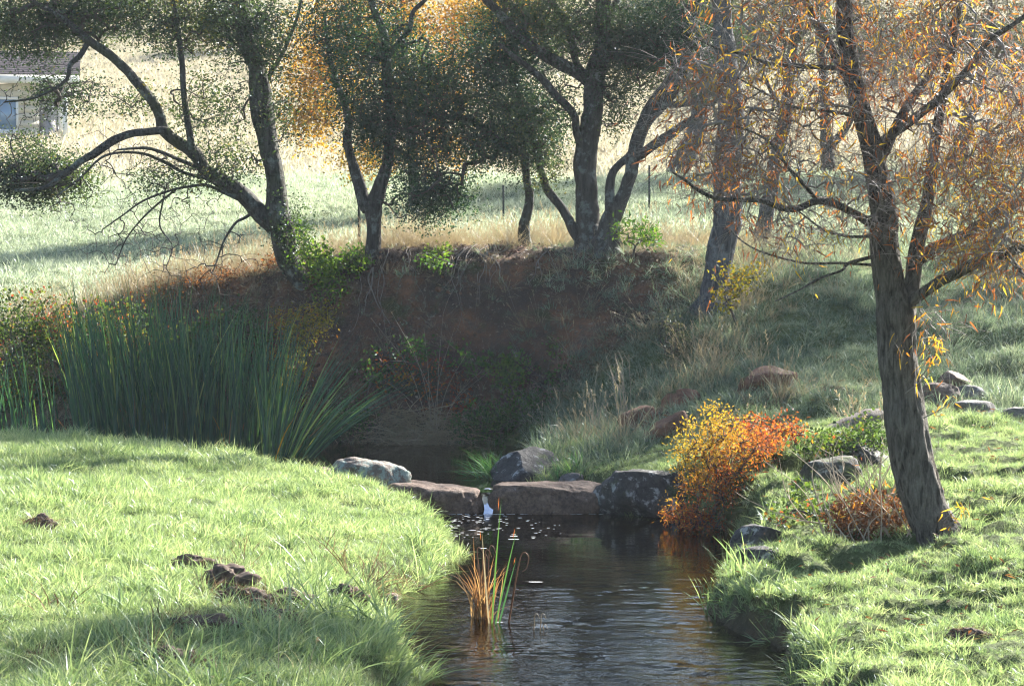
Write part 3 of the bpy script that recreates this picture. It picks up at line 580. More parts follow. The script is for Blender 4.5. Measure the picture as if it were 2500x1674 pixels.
# ------------------------------------------------------------------ trees
def grow(seeds, att, rng, rtip=.004, rmax=.05, wob=.22, sub=5, power=.5, droop=0.0):
    """join every attractor to the nearest wood by a curved twig; thickness follows the number of tips carried"""
    ns = len(seeds); tot = ns + len(att) * sub; Pn = np.zeros((tot, 3)); par = np.full(tot, -1); cnt = np.zeros(tot); Pn[:ns] = seeds; n = ns
    d0 = np.array([np.min(((seeds - a) ** 2).sum(1)) for a in att]) if len(att) else np.zeros(0)
    tips = []
    for a in att[np.argsort(d0)]:
        d = ((Pn[:n] - a) ** 2).sum(1); p = int(np.argmin(d)); A = Pn[p]; L = math.sqrt(d[p]) + 1e-6
        c = (A + a) / 2 + rng.normal(0, wob, 3) * L * .5 + np.array([0, 0, .12 * L - droop * L]); q = p
        for k in range(1, sub + 1):
            t = k / sub; Pn[n] = A * (1 - t) ** 2 + 2 * c * t * (1 - t) + a * t * t; par[n] = q; q = n; n += 1
        cnt[q] = 1; tips.append(q)
    for i in range(n - 1, ns - 1, -1): cnt[par[i]] += cnt[i]
    r = np.minimum(rtip * np.maximum(cnt, 1) ** power, rmax); k = np.arange(ns, n); pk = par[k]
    rp = np.where(pk < ns, r[k] * 1.15, np.minimum(r[pk], r[k] * 1.4))
    return Pn[pk], Pn[k], rp, r[k], Pn[tips], norm(Pn[tips] - Pn[par[tips]])
def blob_points(blobs, D0, n, rng):
    """points inside the crown's lobes; a lobe is (px, py, rx, ry, weight[, depth offset, depth radius])"""
    w = np.array([b[4] for b in blobs], float); k = rng.choice(len(blobs), n, p=w / w.sum()); out = np.zeros((n, 3))
    for i, j in enumerate(k):
        b = blobs[j]; D = D0 + (b[5] if len(b) > 5 else 0); m = pxm(D); rd = b[6] if len(b) > 6 else max(.6, min(b[2], b[3]) * m * .9)
        v = rng.normal(size=3); v = v / np.linalg.norm(v) * rng.uniform(0, 1) ** .42
        c = at(b[0], b[1], D); out[i] = c + np.array([v[0] * b[2] * m, v[1] * rd, v[2] * b[3] * m])
    return out
def limb_pts(limb, D0):
    d0, d1, pts = limb[:3]; n = len(pts); P, r = [], []
    for i, q in enumerate(pts):
        D = D0 + d0 + (d1 - d0) * (i / max(1, n - 1)); P.append(at(q[0], q[1], D)); r.append(q[2] * pxm(D) * .5)
    X_ = spline(np.column_stack([P, r]), 6); X_[:, 3] = np.maximum(X_[:, 3], .004); return X_[:, :3], X_[:, 3]
def leaf_cloud(mb_, tips, dirs, per, spread, L, W, rng, vfun=None, up=.3, lance=False):
    n = len(tips) * per; P = np.repeat(tips, per, 0) + rng.normal(0, spread, (n, 3)) * [1, 1, .8]; D = norm(np.repeat(dirs, per, 0) * .5 + rng.normal(0, 1, (n, 3)) * [1, 1, .7])
    Nn = rng.normal(0, 1, (n, 3)) + [0, 0, up]; v = rng.uniform(0, 1, n) if vfun is None else vfun(P, rng)
    sz = rng.uniform(.65, 1.25, n); mb_.leaves(P, D, Nn, L * sz, W * sz, v)
def tree(name, label, D0, limbs, blobs, natt, per, leaf, leafm, bark, seed, spread=.15, L=.045, W=.024, cat='tree', rtip=.004, group=None, sides=14, rough=.22, twigm='twig', wob=.22, parts=None, vfun=None, bare=False):
    rng = np.random.default_rng(seed); geo = [limb_pts(l, D0) for l in limbs]
    base = geo[0][0][0].copy(); base[2] = min(base[2], float(H(base[0], base[1]))) ; root = empty(name, base, label, cat, group)
    seeds = []
    for k, (l, (P, r)) in enumerate(zip(limbs, geo)):
        pn = l[3] if len(l) > 3 else ('trunk' if k == 0 else 'branch')
        if k == 0:      # flare and bury the foot
            P = np.vstack([P[0] + (P[0] - P[1]) * .5 + np.array([0, 0, -.35]), P]); r = np.concatenate([[r[0] * 1.55], r]); r[1] *= 1.22
            if len(r) > 2: r[2] *= 1.08
        P2 = np.array([np.interp(np.linspace(0, len(P) - 1, len(P) * 3), np.arange(len(P)), P[:, c]) for c in range(3)]).T; r2 = np.interp(np.linspace(0, len(P) - 1, len(P) * 3), np.arange(len(P)), r)
        Lc = np.concatenate([[0], np.cumsum(np.linalg.norm(np.diff(P2, axis=0), axis=1))]); wv = np.stack([fbm(np.stack([Lc * 1.7, Lc * 0 + c * 9.1, Lc * 0 + seed + k], -1), 3, seed) for c in range(3)], -1)
        P2 = P2 + wv * (np.minimum(r2 * .45, .05))[:, None]
        b = MB(); b.tube(P2, r2, sides if r2.max() > .06 else 7, rough, seed * 7 + k, 9.0 if r2.max() > .06 else 14.0); b.build(pn, bark, root)
        if bare and k > 0 and r2.max() < .045 and pn != 'root':
            at_ = P[np.repeat(np.arange(len(P) // 3, len(P)), 5)]; at_ = at_ + rng.normal(0, 1, at_.shape) * [.32, .22, .26] - [0, 0, .12]; A_, B_, ra_, rb_, _, _ = grow(P, at_, rng, .0028, .012, .35, 5); bb = MB(); bb.segs(A_, B_, ra_, rb_, 3); tag(bb.build('bare_twigs', M[twigm], root), kind='stuff')
        if pn != 'root': seeds.append(P[max(0, len(P) // 3 if k == 0 else 1):])
    seeds = np.concatenate(seeds)
    if natt:
        att = blob_points(blobs, D0, natt, rng); A, B, ra, rb, tips, dirs = grow(seeds, att, rng, rtip, .06, wob)
        b = MB(); big = rb > .012; b.segs(A[big], B[big], ra[big], rb[big], 6); b.segs(A[~big], B[~big], ra[~big], rb[~big], 3); tag(b.build('twigs', M[twigm], root), kind='stuff')
        if per:
            b = MB(); leaf_cloud(b, tips, dirs, per, spread, L, W, rng, vfun); o = b.build('crown', M[leafm], root, smooth=False)
    return root
def oakv(lo, hi, warm=.02):
    return lambda P, rng: np.clip(lo + (hi - lo) * (.5 + .9 * fbm(P * 1.3, 2, 5)) + rng.normal(0, .12, len(P)) + (rng.uniform(0, 1, len(P)) < warm) * .6, 0, 1)
# left oak leaning over the cattails
tree('oak_tree', 'leaning lichen covered oak with a long left limb over the cattails', 36.4, [
    (0, .2, [(792, 838, 52), (764, 771, 45), (746, 717, 54), (725, 664, 54), (703, 628, 57), (689, 556, 61), (680, 520, 62), (674, 480, 50), (668, 430, 46), (658, 380, 47), (646, 323, 52), (634, 262, 58), (630, 215, 50), (622, 161, 44), (606, 110, 43), (594, 36, 42), (585, -60, 36), (570, -200, 26), (560, -340, 14)]),
    (.1, -.6, [(668, 545, 44), (638, 522, 44), (592, 477, 40), (538, 441, 36), (499, 412, 33), (473, 377, 33), (430, 348, 30), (398, 318, 30), (392, 287, 26), (375, 251, 25), (344, 212, 24), (305, 169, 22), (258, 129, 22), (215, 97, 20), (187, 72, 18), (143, 39, 14), (90, 10, 10), (30, -40, 7)]),
    (-.45, -1.0, [(400, 318, 22), (377, 321, 20), (323, 326, 19), (273, 344, 21), (230, 373, 20), (194, 395, 16), (154, 427, 14), (108, 459, 10), (36, 466, 8)]),
    (-.3, -.2, [(470, 368, 20), (463, 323, 17), (456, 273, 15), (448, 222, 15), (445, 169, 14), (438, 108, 14), (430, 54, 12), (423, -20, 10), (410, -150, 7)]),
    (-.2, -1.1, [(478, 408, 10), (412, 380, 9), (359, 362, 8), (287, 366, 5)]),
    (-.1, -1.3, [(520, 440, 10), (452, 423, 9), (400, 395, 8), (341, 373, 7), (258, 380, 6), (200, 430, 5), (140, 478, 4)]),
    (.1, -.6, [(640, 515, 12), (592, 491, 10), (545, 470, 9), (502, 452, 8), (466, 455, 7), (423, 463, 6), (350, 490, 5), (300, 525, 4), (250, 560, 3)]),
    (.1, -.7, [(640, 505, 9), (600, 530, 8), (574, 545, 7), (545, 590, 5), (528, 640, 4), (518, 668, 3)]),
    (-.6, -.9, [(212, 108, 14), (194, 136, 13), (172, 158, 12), (165, 190, 10), (136, 215, 8), (80, 240, 6), (10, 250, 4)]),
    (-.3, -.5, [(430, 462, 6), (360, 520, 5), (310, 580, 4), (285, 640, 3)]), (-.2, -.5, [(400, 480, 5), (390, 550, 4), (420, 600, 3), (405, 655, 2)]),
    (.2, .8, [(628, 240, 16), (660, 180, 12), (700, 110, 10), (730, 30, 8), (745, -60, 6)])],
    [(100, 435, 140, 60, 3.6), (60, 60, 160, 95, 4), (230, 30, 150, 70, 3.2), (430, 50, 120, 90, 2.3), (170, 235, 110, 60, .9), (510, 270, 110, 110, 1.1), (600, 60, 110, 110, 2.2), (420, 440, 130, 40, .5), (700, 250, 60, 110, .5), (715, 560, 32, 90, .5), (560, 400, 80, 45, .5), (330, 240, 60, 40, .2),
     (330, -150, 400, 130, 4.5), (560, -340, 300, 150, 4), (650, 130, 80, 80, .6), (60, 350, 70, 40, .3)], 2700, 32, .04, 'oak_leaf_olive', M['mossy_bark'], 1, .15, .050, .026, vfun=oakv(.05, .8), bare=True)
# forked oak
tree('oak_tree', 'slim oak forking into a narrow V on the crest of the cut bank', 36.7, [
    (0, 0, [(909, 700, 46), (909, 674, 40), (909, 628, 38), (909, 556, 36), (907, 515, 44), (912, 490, 38), (927, 448, 34), (945, 395, 28), (952, 341, 28), (955, 287, 26), (945, 215, 24), (941, 126, 22), (934, 72, 22), (912, 18, 18), (895, -80, 14), (890, -220, 9)]),
    (0, .4, [(900, 512, 32), (884, 484, 32), (869, 430, 28), (852, 377, 22), (844, 334, 22), (851, 295, 20), (841, 251, 18), (820, 190, 14), (800, 110, 11), (790, 30, 8)]),
    (0, -.5, [(943, 150, 14), (975, 100, 13), (1000, 72, 13), (1009, 29, 12), (1045, -10, 10), (1080, -90, 7)]),
    (0, -.6, [(953, 330, 10), (985, 315, 9), (1030, 330, 7), (1060, 380, 5), (1075, 440, 4)]),
    (-.1, -.5, [(912, 690, 26), (912, 717, 22), (900, 757, 16), (890, 800, 10)], 'root')],
    [(950, 190, 180, 140, 3.6), (1000, 350, 120, 80, 1.6), (860, 60, 150, 90, 1.5), (1040, 470, 120, 80, 1.1), (950, -150, 220, 140, 3), (900, 300, 80, 70, .7)], 1300, 40, .04, 'oak_leaf', M['oak_bark'], 2, .15, .046, .025, vfun=oakv(.0, .75))
tree('oak_tree', 'thin crooked oak whose leafy limb bends left, left of the multi stemmed oak', 37.0, [
    (0, 0, [(1290, 640, 44), (1282, 599, 34), (1278, 556, 29), (1282, 530, 27), (1291, 484, 23), (1287, 440, 20), (1284, 405, 20), (1278, 377, 22), (1245, 366, 22), (1207, 337, 22), (1181, 316, 20), (1146, 294, 16), (1081, 287, 12), (1010, 280, 8)]),
    (0, .4, [(1279, 385, 14), (1275, 341, 14), (1271, 287, 14), (1264, 215, 12), (1258, 140, 10), (1250, 40, 8), (1240, -80, 6)]),
    (-.1, -.5, [(1296, 640, 20), (1290, 690, 15), (1262, 740, 10), (1258, 790, 7)], 'root')],
    [(1140, 230, 170, 120, 3.2), (1170, 350, 130, 60, 1.3), (1280, 310, 100, 110, 1.7), (1240, 110, 120, 110, 1.6), (1060, 470, 90, 60, .6), (1200, -100, 160, 110, 1.4)], 1250, 40, .04, 'oak_leaf', M['mossy_bark'], 3, .15, .046, .025, vfun=oakv(.0, .8, .03))
tree('oak_tree', 'stout dark oak with a leaning side stem, biggest trunk on the bank crest', 36.8, [
    (0, 0, [(1440, 615, 92), (1438, 575, 72), (1436, 538, 64), (1433, 466, 54), (1434, 395, 54), (1436, 323, 54), (1447, 251, 48), (1452, 179, 52), (1470, 126, 44), (1473, 65, 40), (1476, 0, 38), (1480, -90, 30), (1490, -220, 20), (1500, -360, 10)]),
    (-.1, -.5, [(1418, 350, 18), (1408, 320, 20), (1404, 287, 20), (1382, 258, 20), (1346, 222, 20), (1314, 187, 17), (1270, 150, 13), (1220, 110, 10)]),
    (0, -.4, [(1440, 195, 34), (1418, 179, 33), (1368, 158, 30), (1325, 133, 28), (1282, 104, 25), (1242, 61, 23), (1217, 29, 20), (1181, -5, 18), (1130, -70, 13), (1080, -150, 8)]),
    (0, .4, [(1430, 190, 18), (1404, 151, 18), (1393, 100, 20), (1375, 43, 18), (1347, 0, 15), (1330, -80, 11), (1320, -180, 7)]),
    (0, .3, [(1415, 590, 30), (1393, 552, 26), (1368, 509, 22), (1339, 470, 22), (1325, 430, 18), (1314, 395, 14), (1300, 345, 11), (1290, 290, 8)]),
    (0, .6, [(1480, 40, 16), (1520, -20, 13), (1560, -110, 10), (1590, -220, 6)]),
    (-.3, -.3, [(1490, 640, 12), (1533, 667, 11), (1583, 692, 10), (1637, 696, 8), (1690, 680, 6)], 'root'), (-.3, -.5, [(1475, 635, 12), (1530, 690, 6), (1545, 740, 6), (1520, 800, 5), (1500, 860, 4)], 'root')],
    [(1490, 90, 130, 110, 3), (1560, 160, 110, 85, 1.8), (1370, 50, 130, 100, 2), (1345, 260, 80, 130, 1.2), (1500, 255, 55, 80, .8), (1440, -150, 280, 140, 4), (1310, 400, 70, 60, .7), (1500, -350, 250, 150, 3), (1290, 20, 110, 80, 1.2)], 1500, 38, .04, 'oak_leaf_olive', M['oak_bark'], 4, .15, .045, .024, vfun=oakv(.0, .7))
tree('oak_tree', 'oak with a right leaning twisted double stem and a slit of light between', 36.5, [
    (0, 0, [(1482, 590, 60), (1488, 545, 48), (1508, 508, 44), (1527, 475, 34), (1540, 430, 31), (1545, 387, 34), (1558, 341, 36), (1580, 298, 33), (1612, 262, 30), (1640, 225, 29), (1664, 180, 28), (1680, 110, 24), (1700, 20, 19), (1720, -90, 13), (1735, -220, 7)]),
    (-.05, .1, [(1490, 530, 26), (1489, 484, 25), (1494, 430, 20), (1511, 402, 19), (1537, 378, 20), (1553, 345, 16)]),
    (-.15, .3, [(1562, 320, 22), (1583, 268, 22), (1606, 234, 22), (1629, 203, 20), (1648, 165, 15), (1655, 110, 11), (1650, 30, 8)]),
    (0, -.6, [(1550, 385, 24), (1601, 352, 24), (1637, 330, 22), (1672, 306, 19), (1720, 275, 14), (1760, 230, 9)]),
    (0, -.4, [(1622, 255, 18), (1656, 257, 17), (1702, 249, 14), (1740, 230, 10)]),
    (.1, .5, [(1670, 160, 14), (1640, 137, 14), (1606, 138, 11), (1570, 120, 8)])],
    [(1640, 50, 120, 100, 2), (1700, 190, 60, 60, .8), (1700, -150, 200, 140, 2.5), (1590, 130, 60, 50, .7), (1740, 90, 70, 60, .7)], 650, 36, .04, 'oak_leaf', M['oak_bark'], 5, .15, .045, .024, vfun=oakv(.0, .75))
tree('pine_tree', 'tall straight grey trunk standing on the slope left of the willow', 34.2, [
    (0, 0, [(1740, 745, 84), (1747, 700, 68), (1757, 650, 64), (1768, 592, 68), (1780, 538, 72), (1779, 430, 69), (1784, 323, 66), (1778, 215, 60), (1771, 108, 52), (1764, 36, 46), (1760, -100, 40), (1756, -300, 30), (1752, -500, 18)]),
    (0, .8, [(1765, -60, 14), (1830, -100, 11), (1900, -160, 7)]), (0, -.6, [(1758, -90, 14), (1700, -140, 11), (1630, -180, 7)])],
    [(1750, -330, 260, 200, 3), (1840, -60, 130, 80, 1), (1660, -150, 120, 80, 1), (1740, -560, 140, 120, 1)], 420, 22, .04, 'grey_leaf', M['grey_bark'], 6, .16, .06, .016, vfun=oakv(.0, .8))
tree('pine_tree', 'thinner grey trunk behind and right of the tall straight trunk', 40.0, [
    (0, 0, [(1860, 600, 50), (1866, 560, 41), (1872, 525, 38), (1890, 430, 33), (1906, 341, 35), (1922, 251, 31), (1930, 180, 28), (1940, 90, 25), (1950, -40, 21), (1955, -200, 14)]),
    (0, .8, [(1918, 275, 14), (1880, 220, 11), (1850, 150, 8)]), (0, .5, [(1938, 110, 13), (1985, 50, 10), (2030, -30, 7)])],
    [(1930, 30, 150, 90, 1.5), (1960, -180, 200, 150, 2.5), (1850, 110, 70, 60, .6)], 450, 34, .04, 'grey_leaf', M['grey_bark'], 7, .17, .055, .022, vfun=oakv(.0, .9))
tree('background_oak', 'hazy blue grey leaning trunk beyond the green strip, right of the twisted oak', 62.0, [
    (0, 0, [(1640, 455, 62), (1652, 425, 52), (1686, 355, 46), (1706, 291, 42), (1718, 226, 37), (1740, 150, 30), (1770, 60, 22), (1790, -40, 15)]), (0, -1, [(1712, 255, 22), (1670, 190, 17), (1640, 110, 12)])],
    [(1700, 60, 170, 100, 2), (1790, 130, 90, 70, 1), (1780, -60, 160, 90, 1.5)], 420, 34, .06, 'grey_leaf', M['grey_bark'], 8, .26, .085, .045, vfun=oakv(.1, .9))
tree('background_oak', 'dark trunk with a low V fork seen between the willow stems and tall grey trunk', 61.0, [
    (0, 0, [(2024, 440, 44), (2022, 390, 33), (2018, 341, 30), (2014, 269, 26), (2008, 180, 22), (2000, 80, 17), (1995, -40, 11)]), (0, .6, [(2024, 362, 22), (2046, 335, 20), (2068, 305, 17), (2100, 240, 13), (2130, 150, 9)])],
    [(2030, 60, 190, 110, 2.2), (2120, 120, 110, 80, 1), (2000, -100, 220, 90, 1.5)], 420, 34, .06, 'grey_leaf', M['oak_bark'], 9, .26, .085, .045, vfun=oakv(.1, .9))
tree('background_oak', 'slanting trunk far behind the right branches of the willow', 59.0, [
    (0, 0, [(2330, 460, 52), (2338, 400, 42), (2352, 320, 36), (2375, 260, 33), (2395, 200, 28), (2410, 120, 21), (2420, 20, 14)]), (0, -.7, [(2370, 275, 18), (2330, 210, 14), (2300, 130, 10)])],
    [(2400, 60, 170, 110, 2), (2300, 90, 90, 70, 1), (2480, 140, 110, 80, 1), (2420, -100, 200, 90, 1.5)], 420, 34, .06, 'grey_leaf', M['oak_bark'], 10, .26, .085, .045, vfun=oakv(.1, .9))
tree('autumn_tree', 'golden orange leaved tree glowing behind the forked oak', 55.0, [
    (0, 0, [(1010, 520, 40), (1012, 470, 30), (1005, 380, 27), (1000, 290, 24), (990, 190, 20), (985, 90, 15), (980, -30, 9)]), (0, .5, [(1005, 400, 16), (930, 330, 14), (860, 260, 11), (800, 180, 8)]), (0, -.5, [(998, 300, 15), (1070, 220, 12), (1140, 140, 9), (1220, 80, 6)])],
    [(790, 190, 110, 130, 2.3), (860, 60, 170, 90, 2.6), (1090, 70, 150, 90, 2), (1220, 50, 120, 80, 1.6), (750, 300, 60, 60, .7), (900, 380, 80, 50, .8), (1000, -90, 300, 90, 2), (1010, 230, 140, 110, 1.4), (1090, 370, 90, 50, .6)], 900, 36, .06, 'autumn_leaf', M['oak_bark'], 11, .24, .075, .05, vfun=lambda P, rng: np.clip(.5 + .5 * fbm(P * .7, 2, 3) + rng.normal(0, .2, len(P)), 0, 1))
for k, (px, py, D, w, h, lab) in enumerate([(-60, 105, 128, 160, 120, 'rounded oak on the far hillside at the top left corner'), (330, 40, 150, 190, 110, 'hillside oak behind the arching limb of the leaning oak'), (560, 20, 140, 130, 90, 'smaller brownish hillside oak behind the leaning oak trunk'), (1330, 30, 135, 170, 90, 'hillside oak far behind the stout dark oak'), (1560, 10, 150, 150, 80, 'hillside oak far behind the twisted oak'), (2180, 20, 130, 190, 110, 'hillside oak far behind the willow stems'), (2480, 10, 120, 180, 120, 'hillside oak far behind at the top right corner')]):
    p = at(px, py, D); g0 = H(p[0], p[1]); pyb = to_px(np.array([p[0], p[1], float(g0)]))[1]
    tree('hillside_oak', lab, D, [(0, 0, [(px, pyb + 4, 22), (px + 4, pyb - h * .25, 16), (px - 6, pyb - h * .6, 12), (px + 5, pyb - h, 7)]), (0, .5, [(px + 2, pyb - h * .35, 9), (px + w * .3, pyb - h * .7, 6), (px + w * .5, pyb - h, 4)])],
         [(px, pyb - h * .95, w * .5, h * .5, 2), (px - w * .35, pyb - h * .7, w * .3, h * .35, 1), (px + w * .35, pyb - h * .75, w * .32, h * .35, 1)], 170, 26, .1, 'grey_leaf', M['oak_bark'], 30 + k, .45, .17, .10, group='oaks on the far hillside', vfun=oakv(.1, 1, .1))

# ------------------------------------------------------------------ the willow in front
def willow():
    rng = np.random.default_rng(50); D0 = 20.6
    limbs = [
        ('trunk', 0, 0, [(2312, 1365, 122), (2296, 1318, 110), (2278, 1275, 103), (2255, 1222, 98), (2234, 1150, 95), (2222, 1094, 93), (2212, 1022, 93), (2205, 950, 88), (2194, 879, 85), (2190, 807, 86), (2186, 753, 92), (2174, 705, 74), (2160, 628, 64), (2156, 556, 62), (2158, 520, 60), (2141, 430, 55), (2123, 341, 50), (2098, 251, 46), (2077, 161, 43), (2063, 72, 40), (2062, -30, 36), (2060, -200, 28), (2050, -420, 16)]),
        ('branch', -.05, .2, [(2208, 775, 42), (2222, 720, 42), (2229, 682, 40), (2234, 628, 38), (2245, 574, 36), (2262, 502, 32), (2272, 430, 30), (2280, 370, 28), (2291, 300, 26), (2305, 220, 23), (2325, 110, 20), (2345, -20, 16), (2360, -200, 10)]),
        ('branch', .1, -.8, [(2130, 365, 24), (2165, 338, 24), (2234, 287, 22), (2306, 230, 19), (2377, 151, 16), (2413, 100, 14), (2500, 40, 11), (2600, -60, 8)]),
        ('branch', 0, .8, [(2145, 400, 26), (2182, 323, 25), (2220, 251, 22), (2270, 179, 18), (2320, 70, 14), (2380, -80, 9)]),
        ('branch', -.1, -.9, [(2226, 735, 28), (2262, 710, 28), (2298, 685, 28), (2341, 664, 28), (2395, 635, 28), (2442, 621, 25), (2500, 606, 22), (2580, 590, 17), (2680, 540, 11)]),
        ('branch', -.6, -.9, [(2442, 621, 15), (2465, 632, 13), (2487, 658, 11), (2515, 700, 8), (2540, 760, 5)]),
        ('branch', 0, .5, [(2240, 640, 28), (2262, 618, 28), (2306, 595, 28), (2359, 572, 28), (2431, 524, 26), (2485, 495, 24), (2560, 462, 18), (2660, 400, 11)]),
        ('branch', -.1, -1.0, [(2152, 565, 22), (2118, 540, 22), (2090, 524, 22), (2040, 499, 20), (1994, 491, 19), (1947, 509, 18), (1904, 506, 16), (1861, 491, 13), (1803, 488, 12), (1750, 484, 11), (1707, 466, 9), (1672, 440, 7), (1640, 420, 4)]),
        ('branch', -.4, -.9, [(1994, 489, 11), (1968, 456, 10), (1940, 427, 10), (1911, 391, 8), (1875, 344, 6), (1821, 316, 5), (1770, 300, 3)]),
        ('branch', -.1, -1.1, [(2146, 622, 11), (2126, 628, 10), (2072, 642, 9), (2055, 660, 7), (2001, 680, 6), (1947, 710, 4), (1893, 735, 3)]),
        ('branch', .1, .6, [(2146, 645, 9), (2122, 646, 8), (2047, 642, 7), (1965, 642, 6), (1875, 620, 5), (1821, 595, 4), (1770, 550, 3)]),
        ('branch', -.1, -.3, [(2146, 580, 9), (2122, 577, 8), (2072, 577, 7), (2026, 567, 6), (1997, 552, 5), (1930, 500, 3)]),
        ('branch', 0, -.7, [(2080, 175, 13), (2050, 168, 12), (2011, 165, 12), (1933, 161, 12), (1875, 154, 9), (1818, 133, 7), (1760, 122, 5), (1690, 90, 3)]),
        ('branch', 0, .7, [(2095, 240, 24), (2060, 180, 22), (2026, 108, 22), (2000, 65, 22), (1965, 0, 20), (1920, -110, 14), (1880, -240, 8)]),
        ('branch', 0, -.6, [(2115, 310, 10), (2085, 284, 10), (2020, 272, 8), (1940, 262, 7), (1880, 235, 5), (1800, 190, 4)]),
        ('branch', .1, .9, [(2068, 20, 22), (2110, -80, 19), (2180, -200, 14), (2260, -340, 8)])]
    base = at(2300, 1330, D0); base[2] = float(H(base[0], base[1]))
    root = empty('willow_tree', base, 'big leaning autumn willow with orange and yellow leaves in the right foreground', 'willow tree')
    seeds = []
    for k, (nm, d0, d1, pts) in enumerate(limbs):
        P, r = limb_pts((d0, d1, pts), D0)
        b = MB()
        if k == 0:
            n = 260; t = np.linspace(0, len(P) - 1, n); P2 = np.array([np.interp(t, np.arange(len(P)), P[:, c]) for c in range(3)]).T; r2 = np.interp(t, np.arange(len(P)), r)
            Lc = np.concatenate([[0], np.cumsum(np.linalg.norm(np.diff(P2, axis=0), axis=1))]); sd = 44; th = np.arange(sd) / sd * 2 * np.pi
            b.tube(P2, r2, sd); V = b.v[0].reshape(n, sd, 3)
            Q = np.stack([np.cos(th)[None] * 3.4 + Lc[:, None] * .5, np.sin(th)[None] * 3.4 + 0 * Lc[:, None], np.broadcast_to(Lc[:, None] * 2.6, (n, sd))], -1)
            rd = 1 - np.abs(fbm(Q, 3, 5)) * 2.6; lump = fbm(np.stack([np.cos(th)[None] + 0 * Lc[:, None], np.sin(th)[None] + 0 * Lc[:, None], np.broadcast_to(Lc[:, None] * 1.2, (n, sd))], -1), 2, 8)
            flare = 1 + .30 * np.clip(1 - Lc / .5, 0, 1) ** 2
            V = P2[:, None] + (V - P2[:, None]) * (flare[:, None] + .13 * rd + .12 * lump)[..., None]; b.v[0] = V.reshape(-1, 3)
        else:
            b.tube(P, r, 12 if r.max() > .04 else 7, .25, 90 + k, 12)
        b.build(nm, M['willow_bark'], root); seeds.append(P[(len(P) * 5 // 12 if k == 0 else 4):])
    seeds = np.concatenate(seeds)
    blobs = [(1850, 400, 230, 150, 2.0, -.5, .8), (1760, 330, 180, 170, 1.6, -.6, .7), (1900, 180, 220, 160, 2.2, -.3, 1.0), (2100, 200, 200, 180, 2.0, 0, 1.2), (2320, 160, 200, 190, 2.6, 0, 1.4), (2330, 430, 200, 160, 2.8, -.1, 1.2), (2460, 560, 130, 130, 1.6, -.6, .9), (2120, 470, 150, 110, 1.3, -.2, .9), (1980, 560, 160, 60, .6, -.5, .6), (1860, 560, 120, 90, .4, -.7, .5), (2500, 300, 140, 200, 2.2, -.3, 1.2), (2360, 620, 150, 60, .9, -.4, .6),
             (1900, -60, 260, 120, 2.2, 0, 1.3), (2200, -120, 300, 170, 3.0, 0, 1.6), (2450, -150, 260, 170, 2.2, 0, 1.5), (2100, -400, 330, 170, 2.0, 0, 1.6), (2650, 250, 160, 250, 1.5, 0, 1.3), (2290, 800, 60, 70, .16, -.2, .3), (1690, 180, 90, 120, .5, -.6, .5)]
    att = blob_points(blobs, D0, 3900, rng); A, B, ra, rb, tips, dirs = grow(seeds, att, rng, .0019, .030, .20, 5, .5)
    b = MB(); big = rb > .006; b.segs(A[big], B[big], ra[big], rb[big], 6); b.segs(A[~big], B[~big], ra[~big], rb[~big], 3)
    # whippy shoots at the tips
    n = len(tips) * 4; T = np.repeat(tips, 4, 0); d = norm(np.repeat(dirs, 4, 0) + rng.normal(0, .55, (n, 3)) + [0, 0, .12]); Ls = rng.uniform(.12, .48, n)[:, None]
    m1 = T + d * Ls * .5; m2 = T + d * Ls + np.array([0, 0, -.10]) * Ls; b.segs(T, m1, .0019, .0015, 3); b.segs(m1, m2, .0015, .0008, 3)
    tag(b.build('twigs', M['willow_twig'], root), kind='stuff')
    b = MB(); per = 6; n = len(tips) * per; t = rng.uniform(0, 1, n); src = rng.integers(0, len(tips) * 4, n)
    P = T[src] * (1 - t[:, None]) + m2[src] * t[:, None] + rng.normal(0, .012, (n, 3))
    px, py = to_px(P); keep = rng.uniform(0, 1, n) < np.clip(.40 + .45 * fbm(P * 1.1, 2, 9) + .16 * (px > 2200), .1, 1); P = P[keep]; src = src[keep]; n = len(P); px = px[keep]
    dr = norm(d[src] * .5 + rng.normal(0, .45, (n, 3)) + [0, 0, -.75]); v = np.clip(.54 + .6 * fbm(P * 1.6, 2, 4) + rng.normal(0, .32, n), 0, 1); sz = rng.uniform(.55, 1.2, n)
    b.blades(P, dr,   .082 * sz, .0150 * sz, rng.normal(0, .35, (n, 3)) * [1, 1, .3], v, 3, rng=rng); b.build('crown', M['willow_leaf'], root, smooth=False)
    # fringe of young shoots along the trunk
    b = MB(); b2 = MB()
    for px0, py0, px1, py1 in [(2255, 1020, 2330, 970), (2240, 870, 2290, 800), (2238, 930, 2285, 850), (2200, 900, 2180, 830), (2300, 1270, 2360, 1210), (2240, 830, 2300, 840), (2300, 1300, 2350, 1230), (2210, 960, 2290, 880)]:
        Pq = spline([at(px0, py0, D0 - .2), at((px0 + px1) / 2 + 10, (py0 + py1) / 2, D0 - .3), at(px1, py1, D0 - .35)], 6); b.tube(Pq, np.linspace(.006, .002, len(Pq)), 5)
        k = 9; q = Pq[rng.integers(2, len(Pq), k)] + rng.normal(0, .04, (k, 3)); b2.blades(q, rng.normal(0, .5, (k, 3)) + [0, 0, -.4], .09 * rng.uniform(.7, 1.2, k), .014, rng.normal(0, .3, (k, 3)), rng.uniform(.6, 1, k), 3, rng=rng)
    tag(b.build('shoots', M['willow_twig'], root), kind='stuff'); tag(b2.build('shoot_leaves', M['willow_leaf'], root, smooth=False), kind='stuff')
willow()

